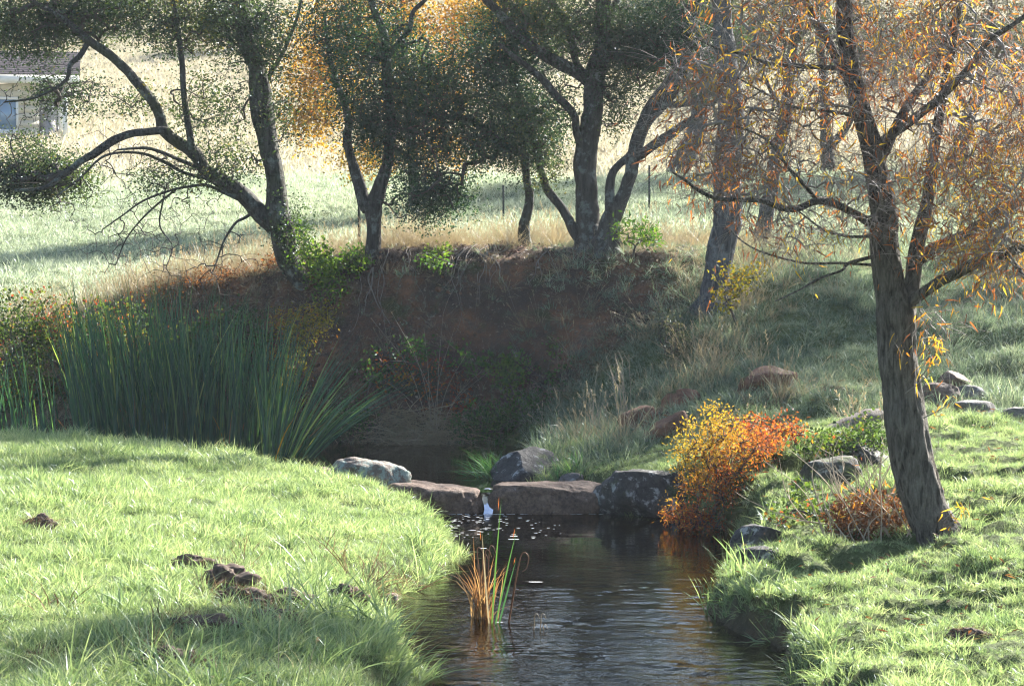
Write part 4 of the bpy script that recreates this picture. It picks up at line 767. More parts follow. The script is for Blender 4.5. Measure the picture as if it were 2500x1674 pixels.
# ------------------------------------------------------------------ shrubs and weeds
def bush(name, label, bases, blobs, D0, natt, per, leafm, seed, L=.05, W=.03, spread=.07, rtip=.0022, twigm='twig', vfun=None, cat='shrub', up=.6, group=None, stems=0, wob=.3, lance=0.0):
    rng = np.random.default_rng(seed); bs = np.array(bases, float); root = empty(name, bs[0], label, cat, group)
    att = blob_points(blobs, D0, natt, rng); gz = H(att[:, 0], att[:, 1]) + .03; att[:, 2] = np.maximum(att[:, 2], gz)
    A, B, ra, rb, tips, dirs = grow(bs, att, rng, rtip, .02, wob)
    b = MB(); b.segs(A, B, ra, rb, 4); tag(b.build('stems', M[twigm], root), kind='stuff')
    if per:
        b = MB(); n = len(tips) * per; P = np.repeat(tips, per, 0) + rng.normal(0, spread, (n, 3)); D = norm(np.repeat(dirs, per, 0) * .6 + rng.normal(0, .8, (n, 3)) - np.array([0, 0, lance]))
        v = rng.uniform(0, 1, n) if vfun is None else vfun(P, rng); sz = rng.uniform(.6, 1.25, n); b.leaves(P, D, rng.normal(0, .8, (n, 3)) + [0, 0, up], L * sz, W * sz, v)
        tag(b.build('leaves', M[leafm], root, smooth=False), kind='stuff')
    return root
def patchv(lo, hi, s=.25, f=2.0, sd=3): return lambda P, rng: np.clip(lo + (hi - lo) * (.5 + .9 * fbm(P * f, 2, sd)) + rng.normal(0, s, len(P)), 0, 1)
G = lambda px, py: hit(px, py)
def g_at(px, D):
    x = (px - 1250) / F * D; return np.array([x, D, float(H(x, D))])
bush('bramble', 'red and green bramble thicket at the left photo edge behind the cattails', [g_at(40, 35.2), g_at(160, 35.4), g_at(260, 35.4), g_at(-60, 35.2)], [(60, 800, 140, 90, 2.2), (200, 820, 150, 90, 2), (100, 950, 170, 80, 2), (300, 830, 100, 100, 1.3), (-80, 850, 100, 120, 1)], 35.4, 700, 12, 'bramble_leaf', 201, .055, .042, .09, vfun=patchv(.3, .95, .2, 1.5))
bush('bramble', 'dark bramble with yellow lit leaves right behind the middle of the cattails', [g_at(430, 35.4), g_at(540, 35.4)], [(430, 880, 150, 90, 2), (560, 850, 120, 100, 1.6), (360, 960, 120, 60, 1)], 35.5, 460, 11, 'bramble_leaf', 202, .055, .042, .09, vfun=patchv(.1, .95, .18, 1.5, 8))
bush('bramble', 'rusty dry brush along the crest left of the leaning oak foot', [g_at(480, 37.1), g_at(600, 37.1), g_at(350, 37.3)], [(560, 690, 130, 28, 2), (400, 740, 110, 30, 1.3), (670, 660, 50, 30, .8)], 37.1, 330, 9, 'brown_leaf', 203, .045, .032, .08, vfun=patchv(.2, 1, .3))
bush('shrub', 'yellow leaved willow sapling at the foot of the leaning oak', [g_at(720, 34.4), g_at(745, 34.5)], [(735, 800, 70, 50, 2), (700, 900, 60, 80, 1.6), (780, 770, 40, 30, .6), (690, 970, 50, 60, .8)], 34.3, 240, 11, 'yellow_leaf', 204, .065, .018, .07, vfun=patchv(.1, .9, .2), lance=.3)
bush('shrub', 'fresh green leafy shrub against the leaning oak trunk', [g_at(775, 36.2), g_at(800, 36.3)], [(785, 650, 40, 60, 2), (810, 700, 40, 40, 1), (740, 600, 30, 60, .7)], 36.1, 150, 11, 'green_leaf', 205, .07, .035, .06, vfun=patchv(.4, 1, .2))
bush('shrub', 'small green shrub left of the forked oak trunk', [g_at(868, 36.6)], [(865, 650, 36, 36, 1)], 36.6, 60, 11, 'green_leaf', 206, .07, .035, .06, vfun=patchv(.3, 1, .2))
bush('shrub', 'small bright green shrub on the bank right of the forked oak', [g_at(1062, 36.4)], [(1062, 638, 40, 24, 1), (1090, 655, 20, 15, .3)], 36.3, 45, 8, 'green_leaf', 207, .075, .03, .05, vfun=patchv(.4, 1, .2))
bush('shrub', 'green long leaved shrub right of the twisted oak foot', [g_at(1545, 35.9)], [(1545, 565, 50, 38, 1), (1590, 580, 24, 20, .4)], 35.8, 60, 8, 'green_leaf', 208, .085, .03, .06, vfun=patchv(.2, .9, .2))
bush('shrub', 'pale yellow leaved shrub at the foot of the tall grey trunk', [g_at(1775, 33.2), g_at(1800, 33.3)], [(1780, 700, 38, 55, 1.5), (1830, 670, 40, 30, .7), (1765, 740, 30, 30, .5)], 33.1, 90, 6, 'yellow_leaf', 209, .055, .04, .06, vfun=patchv(.0, .75, .15))
bush('shrub', 'grey green shrub on the slope edge left of the dry grass', [g_at(1625, 33.2)], [(1632, 800, 30, 50, 1), (1660, 850, 25, 40, .5)], 33.0, 90, 9, 'grey_leaf', 210, .04, .022, .05)
bush('bramble', 'green bramble trailing over the middle of the cut bank', [g_at(1240, 34.5), g_at(1200, 34.6)], [(1240, 900, 70, 30, 1.2), (1250, 940, 30, 50, .8), (1360, 930, 40, 40, .5), (1150, 880, 80, 40, .5)], 34.7, 130, 8, 'green_leaf', 211, .06, .05, .06, vfun=patchv(.1, .8, .2))
bush('bramble', 'green leafy weeds at the foot of the bank beside the pool', [g_at(1180, 34.0), g_at(1230, 33.8), g_at(1130, 34.1)], [(1180, 1030, 80, 50, 1.5), (1240, 1060, 60, 40, 1), (1290, 1010, 50, 40, .6), (1350, 980, 50, 30, .3)], 33.8, 200, 10, 'green_leaf', 212, .06, .032, .06, vfun=patchv(.0, .7, .2))
bush('bramble', 'low green weeds at the left end of the bank foot', [g_at(860, 34.1), g_at(900, 34.1)], [(870, 1040, 40, 40, 1), (930, 900, 60, 50, .6), (1010, 860, 60, 40, .6)], 34.3, 110, 9, 'green_leaf', 213, .055, .035, .06, vfun=patchv(.0, .6, .2))
bush('bramble', 'dead orange leaved bramble canes on the left of the bank face', [g_at(960, 34.5), g_at(1050, 34.5)], [(960, 900, 70, 60, 1), (1060, 930, 60, 60, .8), (1120, 980, 40, 40, .4)], 34.6, 90, 7, 'orange_leaf', 214, .06, .035, .05, vfun=patchv(.5, 1, .15))
bush('shrub', 'orange and yellow autumn shrub overhanging the stream right of the weir', [np.array([2.02, 25.6, .12]), np.array([2.15, 25.5, .15])], [(1720, 1110, 90, 70, 2.0), (1800, 1090, 90, 70, 2.0), (1745, 1190, 90, 60, 1.6), (1700, 1270, 70, 28, 1.0), (1860, 1080, 60, 40, .7), (1680, 1075, 30, 50, .4), (1745, 1035, 30, 50, .5), (1790, 1030, 30, 40, .3), (1660, 1250, 50, 30, .4)], 25.4, 640, 12, 'orange_leaf', 215, .042, .015, .045, vfun=lambda P, rng: np.clip(.42 + .32 * np.clip((P[:, 0] - 2.05) * 1.5, -1, 1) - .35 * np.clip((P[:, 2] - .75) * 1.6, -1, 1) + .3 * fbm(P * 3, 2, 6) + rng.normal(0, .14, len(P)), 0, 1), lance=.1)
bush('bramble', 'dark red leaved bramble sprays behind the orange shrub', [g_at(1900, 26.3), g_at(1950, 26.2)], [(1850, 1060, 60, 50, 1.5), (1930, 1050, 50, 40, 1), (1890, 1110, 50, 40, 1)], 26.2, 170, 9, 'orange_leaf', 216, .04, .025, .04, vfun=patchv(.55, 1, .15))
bush('bramble', 'green and yellow bramble on the grassy knoll left of the willow trunk', [g_at(2050, 25.6), g_at(2110, 25.5)], [(2030, 1085, 80, 35, 1), (2120, 1070, 50, 50, 1), (2080, 1125, 80, 40, 1.2), (1985, 1150, 40, 40, .5)], 25.3, 230, 10, 'bramble_leaf', 217, .045, .035, .05, vfun=patchv(.2, .75, .2))
bush('bramble', 'bramble with green and yellow leaves trailing to the water below the dead brush', [g_at(2010, 22.0), g_at(1960, 22.2)], [(1985, 1290, 60, 60, 1), (1900, 1370, 70, 20, .8), (2020, 1340, 60, 50, 1), (1960, 1210, 40, 40, .7)], 21.9, 140, 8, 'bramble_leaf', 218, .045, .038, .05, vfun=patchv(.2, .72, .15))
# dead brush at the willow's foot: a mound of brown leaves with bare canes
def dead_brush():
    rng = np.random.default_rng(230); b0 = g_at(2110, 21.0); root = empty('dead_brush', b0, 'heap of dead brown leaves and bare canes at the willow foot', 'brush')
    b = MB()
    for k in range(64):
        s = g_at(rng.uniform(2030, 2230), rng.uniform(20.6, 21.3)); a = rng.normal(-.25, .5); Lq = rng.uniform(.45, 1.05) * (1 if rng.uniform() < .5 else .6)
        d = np.array([math.sin(a), rng.normal(0, .25), math.cos(a) * .9]); m = s + d * Lq * .55 + rng.normal(0, .04, 3); e = s + d * Lq + np.array([-.10, 0, .03]) * rng.normal(0, 1)
        Pq = spline([s, m, e], 5); b.tube(Pq, np.linspace(.0075, .002, len(Pq)), 5, 0, 0, 8, .5)
        for j in range(rng.integers(0, 4)):
            i = rng.integers(3, len(Pq)); b.segs([Pq[i]], [Pq[i] + norm(d + rng.normal(0, .7, 3)) * rng.uniform(.08, .25)], .003, .001, 3)
    b.build('canes', M['dead_twig'], root)
    n = 1700; c = at(2130, 1265, 20.95); v = rng.normal(size=(n, 3)); v = v / np.linalg.norm(v, axis=1)[:, None] * rng.uniform(0, 1, n)[:, None] ** .35
    P = c + v * [.44, .30, .24]; P[:, 2] = np.maximum(P[:, 2], H(P[:, 0], P[:, 1]) + .02); b = MB()
    b.leaves(P, rng.normal(0, 1, (n, 3)) + [0, 0, -.3], rng.normal(0, 1, (n, 3)), rng.uniform(.04, .09, n), rng.uniform(.012, .03, n), np.clip(rng.normal(.45, .28, n), 0, 1)); tag(b.build('leaves', M['brown_leaf'], root, smooth=False), kind='stuff')
    n = 90; P = np.repeat(c[None], n, 0) + rng.normal(0, 1, (n, 3)) * [.36, .2, .16] + [0, 0, .12]; b = MB()
    b.leaves(P, rng.normal(0, 1, (n, 3)) + [0, 0, -.5], rng.normal(0, 1, (n, 3)), .085, .016, rng.uniform(.3, 1, n)); tag(b.build('caught_leaves', M['willow_leaf'], root, smooth=False), kind='stuff')
dead_brush()
def stems_plant(name, label, base, D, stems, mat, headm, seed, headL=.03, cat='weed', r=.003, heads=14, branch=0):
    """upright stems given by photo tips, each with a seed head"""
    rng = np.random.default_rng(seed); root = empty(name, base, label, cat); b = MB(); h = MB()
    for px, py in stems:
        e = at(px, py, D + rng.normal(0, .08)); s = base + rng.normal(0, .05, 3) * [1, 1, 0]; m = (s + e) / 2 + np.array([(e[0] - s[0]) * -.15, 0, np.linalg.norm(e - s) * .06])
        Pq = spline([s, m, e], 6); b.tube(Pq, np.linspace(r, r * .4, len(Pq)), 4)
        ends = [(Pq[-1], Pq[-1] - Pq[-3])]
        for j in range(branch):
            i = rng.integers(4, len(Pq)); q = Pq[i] + norm(Pq[-1] - Pq[i - 2] + rng.normal(0, .9, 3) * np.linalg.norm(Pq[-1] - Pq[i - 2])) * rng.uniform(.08, .2); b.segs([Pq[i]], [q], r * .6, r * .35, 3); ends.append((q, q - Pq[i]))
        for q, d in ends:
            d = norm(d); k = heads; t = rng.uniform(0, 1, k); P = q - d * (t * headL * 3)[:, None] + rng.normal(0, .004, (k, 3)); h.leaves(P, d + rng.normal(0, .45, (k, 3)), rng.normal(size=(k, 3)), headL, headL * .3, rng.uniform(.3, 1, k))
    b.build('stems', M[mat], root); tag(h.build('seed_heads', M[headm], root, smooth=False), kind='stuff'); return root
stems_plant('dry_grass_clump', 'tall dry straw coloured grass clump left of the red rock face', g_at(1450, 30.6), 30.6, [(1410, 960), (1430, 930), (1445, 950), (1460, 890), (1470, 940), (1480, 955), (1425, 985), (1495, 960), (1452, 965), (1440, 1000), (1485, 985), (1415, 1005)], 'dead_twig', 'straw', 241, .03, 'dry grass')
stems_plant('dry_weed', 'bare much branched dry weed above the tall straw clump', g_at(1525, 31.6), 31.8, [(1480, 870), (1500, 860), (1520, 875), (1535, 865), (1470, 900), (1490, 905), (1515, 900), (1505, 880)], 'dead_twig', 'straw', 242, .012, 'weed', .004, 4, 5)
stems_plant('dry_weed', 'thin dry seeding stems at the pool edge left of the tall straw clump', g_at(1340, 31.2), 31.2, [(1312, 985), (1325, 980), (1362, 985), (1290, 1010), (1365, 1000)], 'dead_twig', 'straw', 243, .025, 'weed')
stems_plant('dry_weed', 'feathery dry weed rising behind the orange shrub', g_at(1810, 26.6), 26.5, [(1825, 985), (1868, 1000), (1805, 1030), (1850, 1010), (1835, 1040)], 'dead_twig', 'straw', 244, .022, 'weed', .003, 12, 4)
stems_plant('dry_grass_clump', 'arching dry seeding grass beside the log left of the willow', g_at(2085, 26.4), 26.4, [(2040, 955), (2075, 965), (2110, 960), (2035, 995), (2100, 990), (2060, 1000), (2120, 1005), (2090, 975)], 'dead_twig', 'straw', 245, .035, 'dry grass', .003, 16)
stems_plant('dry_grass_clump', 'upright dry straw grass touching the left side of the willow trunk', g_at(2160, 25.6), 25.6, [(2150, 960), (2160, 950), (2155, 975), (2170, 970), (2145, 985), (2165, 990)], 'dead_twig', 'straw', 246, .03, 'dry grass', .003, 16)
stems_plant('dead_fern', 'fan of long bare dead stems at the foot of the cut bank', g_at(1060, 34.0), 34.2, [(905, 775), (955, 760), (1082, 765), (1035, 800), (1110, 800), (930, 920), (1180, 900), (1140, 860), (1000, 850), (1195, 905), (960, 980)], 'dead_twig', 'dry_reed', 247, .02, 'dead stems', .004, 5, 1)
# matted pale dead grass under the dead stems
def dead_mat():
    rng = np.random.default_rng(250); n = 900; px = rng.normal(1010, 60, n); D = rng.uniform(33.5, 34.4, n); x = (px - 1250) / F * D; z = H(x, D); root = empty('dead_grass_heap', g_at(1010, 33.8), 'heap of pale matted dead grass at the foot of the cut bank', 'dead grass')
    b = MB(); P = np.stack([x, D, z + rng.uniform(0, .22, n)], -1); b.blades(P, rng.normal(0, 1, (n, 3)) * [1, .7, .45] + [0, -.2, .1], rng.uniform(.2, .5, n), .014, rng.normal(0, .5, (n, 3)) * [1, 1, .2], rng.uniform(0, 1, n), 3, rng=rng)
    tag(b.build('blades', M['straw'], root), kind='stuff')
dead_mat()

# ------------------------------------------------------------------ reeds
def reed_clump(label, px0, px1, n, h0, h1, lean, seed, D0=32.7, fan=0.0, dry=3):
    rng = np.random.default_rng(seed); D = rng.uniform(D0 - .9, D0 + .9, n); t = rng.uniform(0, 1, n); px = px0 + (px1 - px0) * t; x = (px - 1250) / F * D; base = np.array([((px0 + px1) / 2 - 1250) / F * D0, D0, .15])
    root = empty('cattail_clump', base, label, 'cattails', 'cattails along the far pool edge'); P = np.stack([x, D, np.clip(H(x, D), .10, .6) - .05], -1)
    dr = np.stack([rng.normal(lean, .065, n) + fan * (t - .3), rng.normal(0, .07, n), np.ones(n)], -1); Hh = rng.uniform(h0, h1, n)
    bd = np.stack([np.sign(dr[:, 0]) * np.abs(rng.normal(0, .09, n)) + fan * .5 * np.maximum(t - .4, 0), rng.normal(0, .1, n), np.zeros(n)], -1); b = MB()
    a = rng.normal(0, .7, n); face = np.stack([np.sin(a), -np.cos(a), np.zeros(n)], -1)
    b.blades(P, dr, Hh, rng.uniform(.016, .027, n), bd, np.clip(rng.normal(.42, .28, n), 0, 1), 6, face=face); tag(b.build('blades', M['reed_leaf'], root), kind='stuff')
    for k in range(dry):
        b = MB(); i = rng.integers(n); b.blades(P[i:i + 1] + [0, -.25, 0], dr[i:i + 1] + rng.normal(0, .15, (1, 3)), rng.uniform(.6, 1.1, 1), .02, bd[i:i + 1] * 2 + rng.normal(0, .1, (1, 3)), .35, 5, face=np.array([[.2, -1, 0]])); b.build('dry_blade', M['orange_leaf'] if k % 2 else M['dry_reed'], root)
reed_clump('sparse short cattail clump at the far left by the bramble', -20, 150, 60, .9, 1.9, -.02, 301, dry=1)
reed_clump('left cattail clump whose long blades lean left over the meadow', 190, 340, 230, 1.5, 2.75, -.10, 302)
reed_clump('tallest cattail clump in the middle of the reed bed', 330, 470, 250, 1.6, 2.9, -.04, 303)
reed_clump('dense cattail clump right of the tallest clump', 460, 590, 220, 1.4, 2.6, .0, 304)
reed_clump('cattail clump with bright green foot beside the sapling', 580, 690, 190, 1.1, 2.35, .03, 305, dry=4)
reed_clump('rightmost cattail clump fanning its blades low over the pool', 640, 740, 130, 1.0, 2.1, .15, 306, D0=32.2, fan=.9, dry=3)
def stream_reeds():
    rng = np.random.default_rng(320); z = -.05
    def w(px, py): return np.array([(px - 1250) / F * (F * 3 / (py - 600)), F * 3 / (py - 600), z])
    c = w(1205, 1525); root = empty('reed', c, 'thin green reed blades with orange tips standing in the stream', 'reeds'); D = c[1]
    for bx, tx, ty, v in ((1200, 1218, 1215, .8), (1207, 1257, 1290, .7), (1215, 1258, 1360, .5), (1195, 1172, 1296, .95)):
        b = MB(); e = at(tx, ty, D); s = w(bx, 1525); d = e - s; Lh = np.linalg.norm(d); b.blades(s[None], d[None], np.array([Lh]), .016, np.array([[.02, 0, 0]]), v, 6, face=np.array([[.3, -1, 0]])); b.build('blade', M['reed_leaf'] if v < .9 else M['straw'], root)
        b = MB(); b.leaves(e[None] - d[None] * .10, d[None], np.array([[.1, -1, .1]]), .11 * Lh, .006, np.array([.7])); b.build('blade_tip', M['orange_leaf'], root)
    s = w(1240, 1522); Pq = spline([s, at(1262, 1400, D), at(1275, 1350, D), at(1290, 1358, D), at(1286, 1385, D), at(1275, 1395, D)], 6); b = MB(); b.tube(Pq, np.linspace(.008, .003, len(Pq)), 5); b.build('dry_blade', M['dry_reed'], root)
    c = w(1178, 1512); root = empty('dry_reed_clump', c, 'rusty dry collapsed reed clump at the left edge of the stream', 'dry reeds'); b = MB(); n = 70
    P = np.repeat(c[None], n, 0) + rng.normal(0, .04, (n, 3)) * [1, 1, 0]; b.blades(P, rng.normal(0, .12, (n, 3)) + [-.05, 0, 1], rng.uniform(.22, .74, n), .013, rng.normal(0, .20, (n, 3)) * [1, 1, 0], rng.uniform(0, 1, n), 5, rng=rng, curl=1.5)
    tag(b.build('blades', M['dry_reed'], root), kind='stuff')
    for tx, ty in ((1165, 1345), (1185, 1350), (1178, 1360), (1195, 1340)):
        b = MB(); e = at(tx, ty, c[1]); Pq = spline([c, (c + e) / 2 + [.01, 0, 0], e, e + [.03, 0, .02], e + [.05, 0, -.03]], 5); b.tube(Pq, np.linspace(.006, .003, len(Pq)), 5); b.build('hooked_stem', M['dry_reed'], root)
    c = w(1310, 1512 + 18); root = empty('dry_reed_clump', c, 'tiny hooked pale stems poking out of the stream right of the green reeds', 'dry reeds')
    for bx, tx, ty in ((1302, 1306, 1500), (1318, 1322, 1500), (1330, 1326, 1525)):
        b = MB(); s = w(bx, 1540); e = at(tx, ty, s[1]); Pq = spline([s, (s + e) / 2, e, e + [.02, 0, .005], e + [.035, 0, -.03]], 5); b.tube(Pq, np.linspace(.004, .002, len(Pq)), 4); b.build('hooked_stem', M['straw'], root)
stream_reeds()
def long_tuft(label, p, n, h0, h1, seed, lean=(0, 0), mat='lush_grass', wd=.009, spread=.1, cat='grass tuft', group='long grass tufts at the stream edge'):
    rng = np.random.default_rng(seed); root = empty('grass_tuft', p, label, cat, group); b = MB(); P = np.repeat(np.asarray(p)[None], n, 0) + rng.normal(0, spread, (n, 3)) * [1, 1, 0]; P[:, 2] = H(P[:, 0], P[:, 1]) - .02
    b.blades(P, rng.normal(0, .3, (n, 3)) + [lean[0], lean[1], 1], rng.uniform(h0, h1, n), wd, rng.normal(0, .35, (n, 3)) * [1, 1, 0] + [lean[0] * .6, 0, 0], rng.uniform(0.1, .8, n), 5, rng=rng); tag(b.build('blades', M[mat], root), kind='stuff')
for k, (px, py, n, h0, h1, lx, lab) in enumerate([(930, 1610, 110, .2, .48, .35, 'largest long grass tuft leaning over the water at lower left'), (800, 1640, 80, .18, .4, .2, 'long grass tuft at the bottom edge left of the largest'), (1010, 1655, 60, .12, .3, .3, 'low grass tuft dipping into the water at the bottom edge'), (640, 1560, 70, .15, .34, .1, 'tall grass tuft in the shaded hollow of the left bank'), (280, 1500, 70, .14, .3, -.1, 'tall shaded grass tuft at the left of the lawn'), (610, 1290, 60, .12, .26, .0, 'dark green grass tuft in the sunny lawn'), (1790, 1405, 30, .22, .46, -.1, 'spiky broad bladed tuft at the right water edge'), (1730, 1460, 26, .15, .3, -.2, 'thin yellow green tuft at the tip of the right bank'), (1215, 1165, 120, .3, .6, -.5, 'green grass tuft drooping over the pool right of the weir gap'), (1390, 1180, 60, .25, .5, -.1, 'dark green grass tuft between the pool rocks and the big dark boulder')]):
    long_tuft(lab, G(px, py) if k < 8 else g_at(px, 28.9 if k == 8 else 28.2), n, h0, h1, 400 + k, (lx, 0), 'lush_grass' if k < 8 else 'reed_leaf', .010 if k != 6 else .015)
def seed_stems(label, base_px, tips, seed):
    p = G(*base_px); stems_plant('foxtail_grass', label, p, p[1], tips, 'dead_twig', 'straw', seed, .016, 'grass stem', .0022, 18)
seed_stems('pale foxtail stems at the bottom photo edge, left group', (400, 1660), [(385, 1610), (400, 1630), (430, 1640)], 421)
seed_stems('pale foxtail stems at the bottom photo edge, right group', (520, 1672), [(525, 1615), (520, 1650), (500, 1660)], 422)
seed_stems('tall thin orange stem before the shaded left bank', (675, 1672), [(682, 1500)], 423)
seed_stems('tall thin slanting stem right of the orange stem', (750, 1672), [(778, 1555)], 424)

# ------------------------------------------------------------------ log, posts, house, foam, fallen leaves
M['log'] = barkmat('weathered_wood', (.12, .10, .085), (.30, .265, .225), None, 1.2, .8, None, 9)
p0 = at(1995, 1072, 26.7); p1 = at(2150, 1012, 27.2)
b = MB(); Pq = spline([p0, (p0 + p1) / 2 + [0, 0, .02], p1], 10); b.tube(Pq, np.interp(np.linspace(0, 1, len(Pq)), [0, .2, .8, 1], [.06, .095, .10, .07]), 14, .3, 5, 10)
lg = empty('fallen_log', p0, 'weathered grey log lying on the knoll left of the willow', 'log'); b.build('log', M['log'], lg)
M['post'] = plain('green_steel', (.035, .045, .035), .6, .3, 20, .3); M['post_tip'] = plain('post_tip', (.22, .22, .2), .6, .2, 20)
def fence_post(px, pyb, pyt, lab):
    p = G(px, pyb); t = at(px, pyt, p[1]); h = t[2] - p[2]; root = empty('fence_post', p, lab, 'fence post', 'steel fence posts behind the trees')
    b = MB(); V, f = box(p[0] - .022, p[0] + .022, p[1] - .003, p[1] + .003, p[2] - .3, p[2] + h); b.add(V, f); V, f = box(p[0] - .003, p[0] + .003, p[1] - .035, p[1] - .003, p[2] - .3, p[2] + h - .003); b.add(V, f); b.build('shaft', M['post'], root, smooth=False)
    b = MB()
    for k in range(int(h / .06)): V, f = box(p[0] - .008, p[0] + .008, p[1] + .003, p[1] + .011, p[2] + .05 + k * .06, p[2] + .068 + k * .06); b.add(V, f)
    tag(b.build('studs', M['post'], root, smooth=False), kind='stuff')
fence_post(877, 612, 478, 'steel fence post beside the forked oak, leftmost of the posts')
fence_post(1229, 545, 452, 'steel fence post between the forked oak and thin crooked oak')
fence_post(1585, 512, 404, 'steel fence post right of the twisted oak')
M['wall'] = plain('cream_siding', (.50, .46, .37), .8, .08, 2); M['trim'] = plain('white_trim', (.68, .68, .66), .6, .05, 3); M['roof'] = plain('brown_shingle', (.16, .12, .11), .9, .3, 4)
M['shade_wall'] = plain('shaded_siding', (.30, .30, .31), .8, .1, 3); M['concrete'] = plain('pale_concrete', (.42, .38, .31), .9, .15, 2); M['unit'] = plain('grey_metal', (.25, .25, .26), .5, .2, 6, .2)  # porch siding: shade of the recess put into a darker, greyer wall colour
def glass():
    m, nt, out = newmat('window_glass'); b = N(nt, 'ShaderNodeBsdfPrincipled'); b.inputs['Base Color'].default_value = (.16, .26, .38, 1); b.inputs['Roughness'].default_value = .08; b.inputs['Specular IOR Level'].default_value = .8; nt.links.new(b.outputs[0], out.inputs[0]); return m
M['glass'] = glass()
def house():
    D = 95.0; m = pxm(D); xr = (168 - 1250) * m; z0 = float(H(-19, D)) - .25; z0 = at(60, 352, D)[2]; zt = at(60, 205, D)[2]; xl = xr - 9.0
    root = empty('house', (xr, D, z0), 'cream house with shingled roof and white trim behind the left oak', 'house')
    def part(nm, mt, boxes, par=None):
        b = MB()
        for q in boxes: V, f = box(*q); b.add(V, f)
        return b.build(nm, M[mt], par or root, off=np.array(root.location), smooth=False)
    xw = (100 - 1250) * m      # the cream front ends here, a recessed porch follows
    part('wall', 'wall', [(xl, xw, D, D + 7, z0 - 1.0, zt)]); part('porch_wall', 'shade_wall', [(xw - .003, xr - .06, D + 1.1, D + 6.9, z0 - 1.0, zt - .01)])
    part('foundation', 'concrete', [(xl - .04, xw + .04, D - .05, D - .004, z0 - 1.0, z0 + .02)])
    for k in range(8): part('siding_board', 'wall', [(xl, xw + .002, D - .022, D - .004, z0 + .05 + k * .29, z0 + .33 + k * .29)])
    part('porch_post', 'trim', [(xr - .17, xr, D - .02, D + .15, z0 - .6, zt)]); part('porch_floor', 'concrete', [(xw + .045, xr + .05, D - .1, D + 1.09, z0 - .8, z0 - .02)])
    part('soffit', 'trim', [(xl - .3, xr + .45, D - .45, D + 7.4, zt, zt + .04)])
    part('fascia', 'trim', [(xl - .32, xr + .47, D - .50, D - .455, zt - .02, zt + .30)])
    b = MB(); pit = .30; b.add([(xl - .4, D - .52, zt + .30), (xr + .5, D - .52, zt + .30), (xr + .5, D + 3.5, zt + .30 + 4.02 * pit), (xl - .4, D + 3.5, zt + .30 + 4.02 * pit), (xl - .4, D + 7.5, zt + .30), (xr + .5, D + 7.5, zt + .30)], [(0, 1, 2, 3), (3, 2, 5, 4)]); roof = b.build('roof', M['roof'], root, off=np.array(root.location), smooth=False)
    for k in range(13):
        y0 = D - .54 + k * .31; za = zt + .315 + (y0 - D + .52) * pit; b = MB(); b.add([(xl - .41, y0, za + .05), (xr + .51, y0, za + .05), (xr + .51, y0 + .33, za + .33 * pit + .012), (xl - .41, y0 + .33, za + .33 * pit + .012), (xl - .41, y0, za - .01), (xr + .51, y0, za - .01)], [(0, 1, 2, 3), (4, 5, 1, 0)]); o = b.build('shingle_course', M['roof'], roof, off=np.array(root.location), smooth=False)
    # window by the porch
    wx0, wx1, wz0, wz1 = (-38 - 1250) * m, (45 - 1250) * m, at(0, 318, D)[2], at(0, 245, D)[2]
    w = part('window', 'trim', [(wx0 - .1, wx1 + .1, D - .06, D - .024, wz0 - .1, wz0), (wx0 - .1, wx1 + .1, D - .06, D - .024, wz1, wz1 + .1), (wx0 - .1, wx0, D - .06, D - .024, wz0, wz1), (wx1, wx1 + .1, D - .06, D - .024, wz0, wz1), ((wx0 + wx1) / 2 - .02, (wx0 + wx1) / 2 + .02, D - .055, D - .024, wz0, wz1)])
    for a, c in ((wx0, (wx0 + wx1) / 2 - .02), ((wx0 + wx1) / 2 + .02, wx1)): part('pane', 'glass', [(a, c, D - .04, D - .03, wz0, wz1)], w)
    part('sill', 'trim', [(wx0 - .14, wx1 + .14, D - .10, D - .062, wz0 - .15, wz0 - .1)], w)
    part('air_unit', 'unit', [(xw + .1, xw + .62, D + .2, D + .7, z0 - .018, z0 + .95)])
    part('door', 'trim', [(xw + .72, xw + 1.0, D + 1.04, D + 1.098, z0, z0 + 2.0)])
house()
bpy.data.objects['house'].rotation_euler = (0, 0, R(10.3))
M['foam'] = plain('foam', (.75, .75, .72), .6, .1, 60)
def foam():
    rng = np.random.default_rng(500); b = MB()
    def disc(x, y, rx, ry, z=.0055):
        k = 9; a = np.arange(k) / k * 2 * np.pi; rr = rng.uniform(.7, 1.15, k); V = np.stack([x + np.cos(a) * rx * rr, y + np.sin(a) * ry * rr, np.full(k, z - .0047)], -1); V = np.vstack([V, [[x, y, z - .0038]]]); b.add(V, np.stack([np.arange(k), (np.arange(k) + 1) % k, np.full(k, k)], -1), .5)
    for i in range(170):
        t = rng.uniform() ** 1.6; x = rng.normal(-.45 + .1 * t, .28 + .35 * t); y = 26.85 - t * 2.2; s = rng.uniform(.004, .014) * (1 if rng.uniform() < .9 else 2)
        if -.7 - .2 * (26 - y) < x < 1.8: disc(x, y, s * 1.9, s * .8)
    for px, py, rx in ((1085, 1283, .05), (1105, 1290, .07), (1150, 1296, .06), (1190, 1290, .04), (1255, 1318, .06), (1180, 1340, .04), (1310, 1423, .09), (1218, 1522, .04)):
        D = F * 3 / (py - 600); disc((px - 1250) / F * D, D, rx, .006 + rx * .10)
    for i in range(60): disc(rng.uniform(-1.2, 1.05), 26.86 + rng.normal(0, .012), rng.uniform(.01, .04), .012)
    tag(b.build('foam', M['foam']), 'white foam flecks floating on the stream below the weir', 'foam', kind='stuff')
foam()
b = MB(); xs = np.linspace(-.33, -.23, 6); ts = np.linspace(0, 1, 10)
V = [(x + .02 * math.sin(9 * t), 27.62 - .75 * t, .235 * (1 - t ** 2.2) + .02 * math.sin(x * 60 + t * 7) * t * (1 - t) - .01 * t) for t in ts for x in xs]
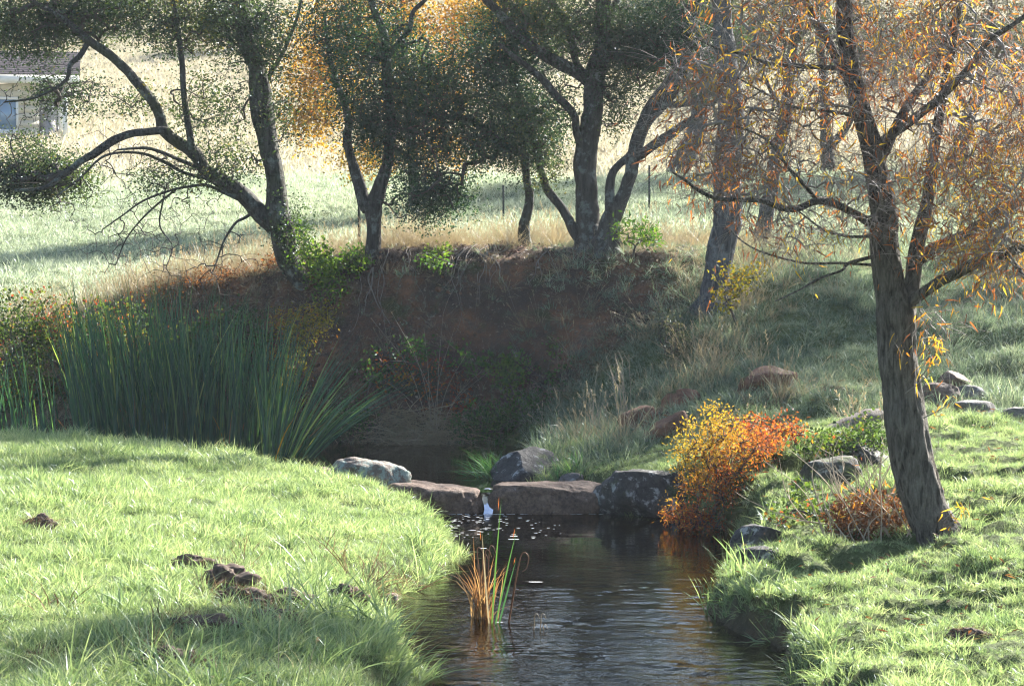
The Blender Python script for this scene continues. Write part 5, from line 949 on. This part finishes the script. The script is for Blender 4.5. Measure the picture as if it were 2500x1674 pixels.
b.add(V, [(i * 6 + j, i * 6 + j + 1, i * 6 + j + 7, i * 6 + j + 6) for i in range(9) for j in range(5)]); tag(b.build('cascade', M['water']), 'little cascade slipping through the gap in the weir', 'stream', kind='structure')
def fallen():
    rng = np.random.default_rng(510); n = 420; x = rng.uniform(1.8, 6, n); y = rng.uniform(14, 30, n); k = (sdf_stream(x, y) > .1) & (np.abs(x) < .26 * y); x, y = x[k], y[k]; n = len(x)
    b = MB(); b.leaves(np.stack([x, y, H(x, y) + rng.uniform(.05, .12, n)], -1), rng.normal(0, 1, (n, 3)) * [1, 1, .3], rng.normal(0, .5, (n, 3)) + [0, 0, 1], rng.uniform(.06, .10, n), rng.uniform(.014, .022, n), rng.uniform(0, 1, n)); tag(b.build('fallen_leaves', M['brown_leaf'], smooth=False), 'fallen brown willow leaves in the right bank grass', 'leaves', kind='stuff')
fallen()

# oak just outside the frame on the right: its crown shades the slope
tree('oak_tree', 'broad oak standing right of the frame that shades the slope', 41.0, [(0, 0, [(2880, 640, 90), (2875, 480, 66), (2885, 300, 54), (2870, 100, 44), (2880, -150, 30), (2890, -450, 14)]), (0, 1.2, [(2880, 300, 34), (2980, 140, 26), (3080, -60, 16)]), (0, -1.2, [(2875, 240, 34), (2760, 60, 26), (2680, -120, 15)])],
     [(2800, -180, 330, 160, 3, 0, 2.2), (2960, -60, 300, 150, 2, .5, 2.0), (2860, -420, 300, 180, 3, 0, 2.2), (2700, -20, 180, 120, 1, -1, 1.4), (2950, -220, 260, 150, 2.2, -2.8, 1.7)], 800, 30, .05, 'oak_leaf', M['oak_bark'], 77, .22, .07, .042)
def bank_stones():
    rng = np.random.default_rng(600); b = MB(); shapes = [rock_mesh((1, 1, .8), 610 + k, .8, 6, .15, 7) for k in range(6)]
    n = 520; x = rng.uniform(-4.5, 3.2, n); y = rng.uniform(34.2, 36.9, n); z = H(x, y)
    for i in range(n):
        P, f = shapes[i % 6]; sz = rng.uniform(.02, .07) * (1 if rng.uniform() < .9 else 2); a = rng.uniform(0, 6.28); c, q = math.cos(a), math.sin(a); b.add(P @ np.array([[c, q, 0], [-q, c, 0], [0, 0, 1]]) * sz + [x[i], y[i], z[i] - sz * .1], f)
    tag(b.build('bank_stones', ROCK_MATS['red']), 'small stones sticking out of the face of the cut bank', 'stones', kind='stuff')
bank_stones()
def bank_leaves():
    rng = np.random.default_rng(620); n = 5200; x = rng.uniform(-5.5, 3.2, n); y = rng.uniform(33.9, 37.3, n); k = rng.uniform(0, 1, n) < sstep(-.35, .35, fbm2(x, y, .6, 3, 621)); x, y = x[k], y[k]; n = len(x)
    b = MB(); b.leaves(np.stack([x, y, H(x, y) + rng.uniform(.005, .04, n)], -1), rng.normal(0, 1, (n, 3)) * [1, 1, .5], rng.normal(0, .6, (n, 3)) + [0, -.6, .7], rng.uniform(.035, .08, n), rng.uniform(.02, .045, n), np.clip(rng.normal(.6, .3, n), 0, 1))
    tag(b.build('leaf_litter', M['litter'], smooth=False), 'dead oak leaf litter lying on the face of the cut bank', 'leaves', kind='stuff')
bank_leaves()
def hanging_roots():
    rng = np.random.default_rng(630); b = MB()
    for k in range(46):
        px = rng.uniform(800, 1700); x = (px - 1250) / F * 36.3; y = 36.7 + rng.normal(0, .15); P = [np.array([x, y, float(H(x, y)) + .01])]; dx = rng.normal(0, .35)
        for j in range(rng.integers(4, 9)):
            x += dx * .12 + rng.normal(0, .05); y -= rng.uniform(.08, .2); P.append(np.array([x, y, float(H(x, y)) + rng.uniform(.0, .03)]))
        Pq = spline(P, 3); b.tube(Pq, np.linspace(rng.uniform(.006, .018), .002, len(Pq)), 5, .2, k)
    tag(b.build('fine_roots', M['root']), 'fine pale roots hanging down the face of the cut bank', 'roots', kind='stuff')
hanging_roots()
# ------------------------------------------------------------------ morning haze
def haze():
    m, nt, out = newmat('haze'); v = N(nt, 'ShaderNodeVolumePrincipled'); v.inputs['Color'].default_value = (.86, .92, 1.0, 1); v.inputs['Density'].default_value = HAZE; v.inputs['Anisotropy'].default_value = .35
    nt.links.new(v.outputs[0], out.inputs['Volume']); V, f = box(-262, 262, -75, 442, -1.6, 46); b = MB(); b.add(V, f); o = b.build('haze', m, smooth=False); tag(o, 'pale blue morning haze filling the valley', 'haze', kind='stuff')
haze()
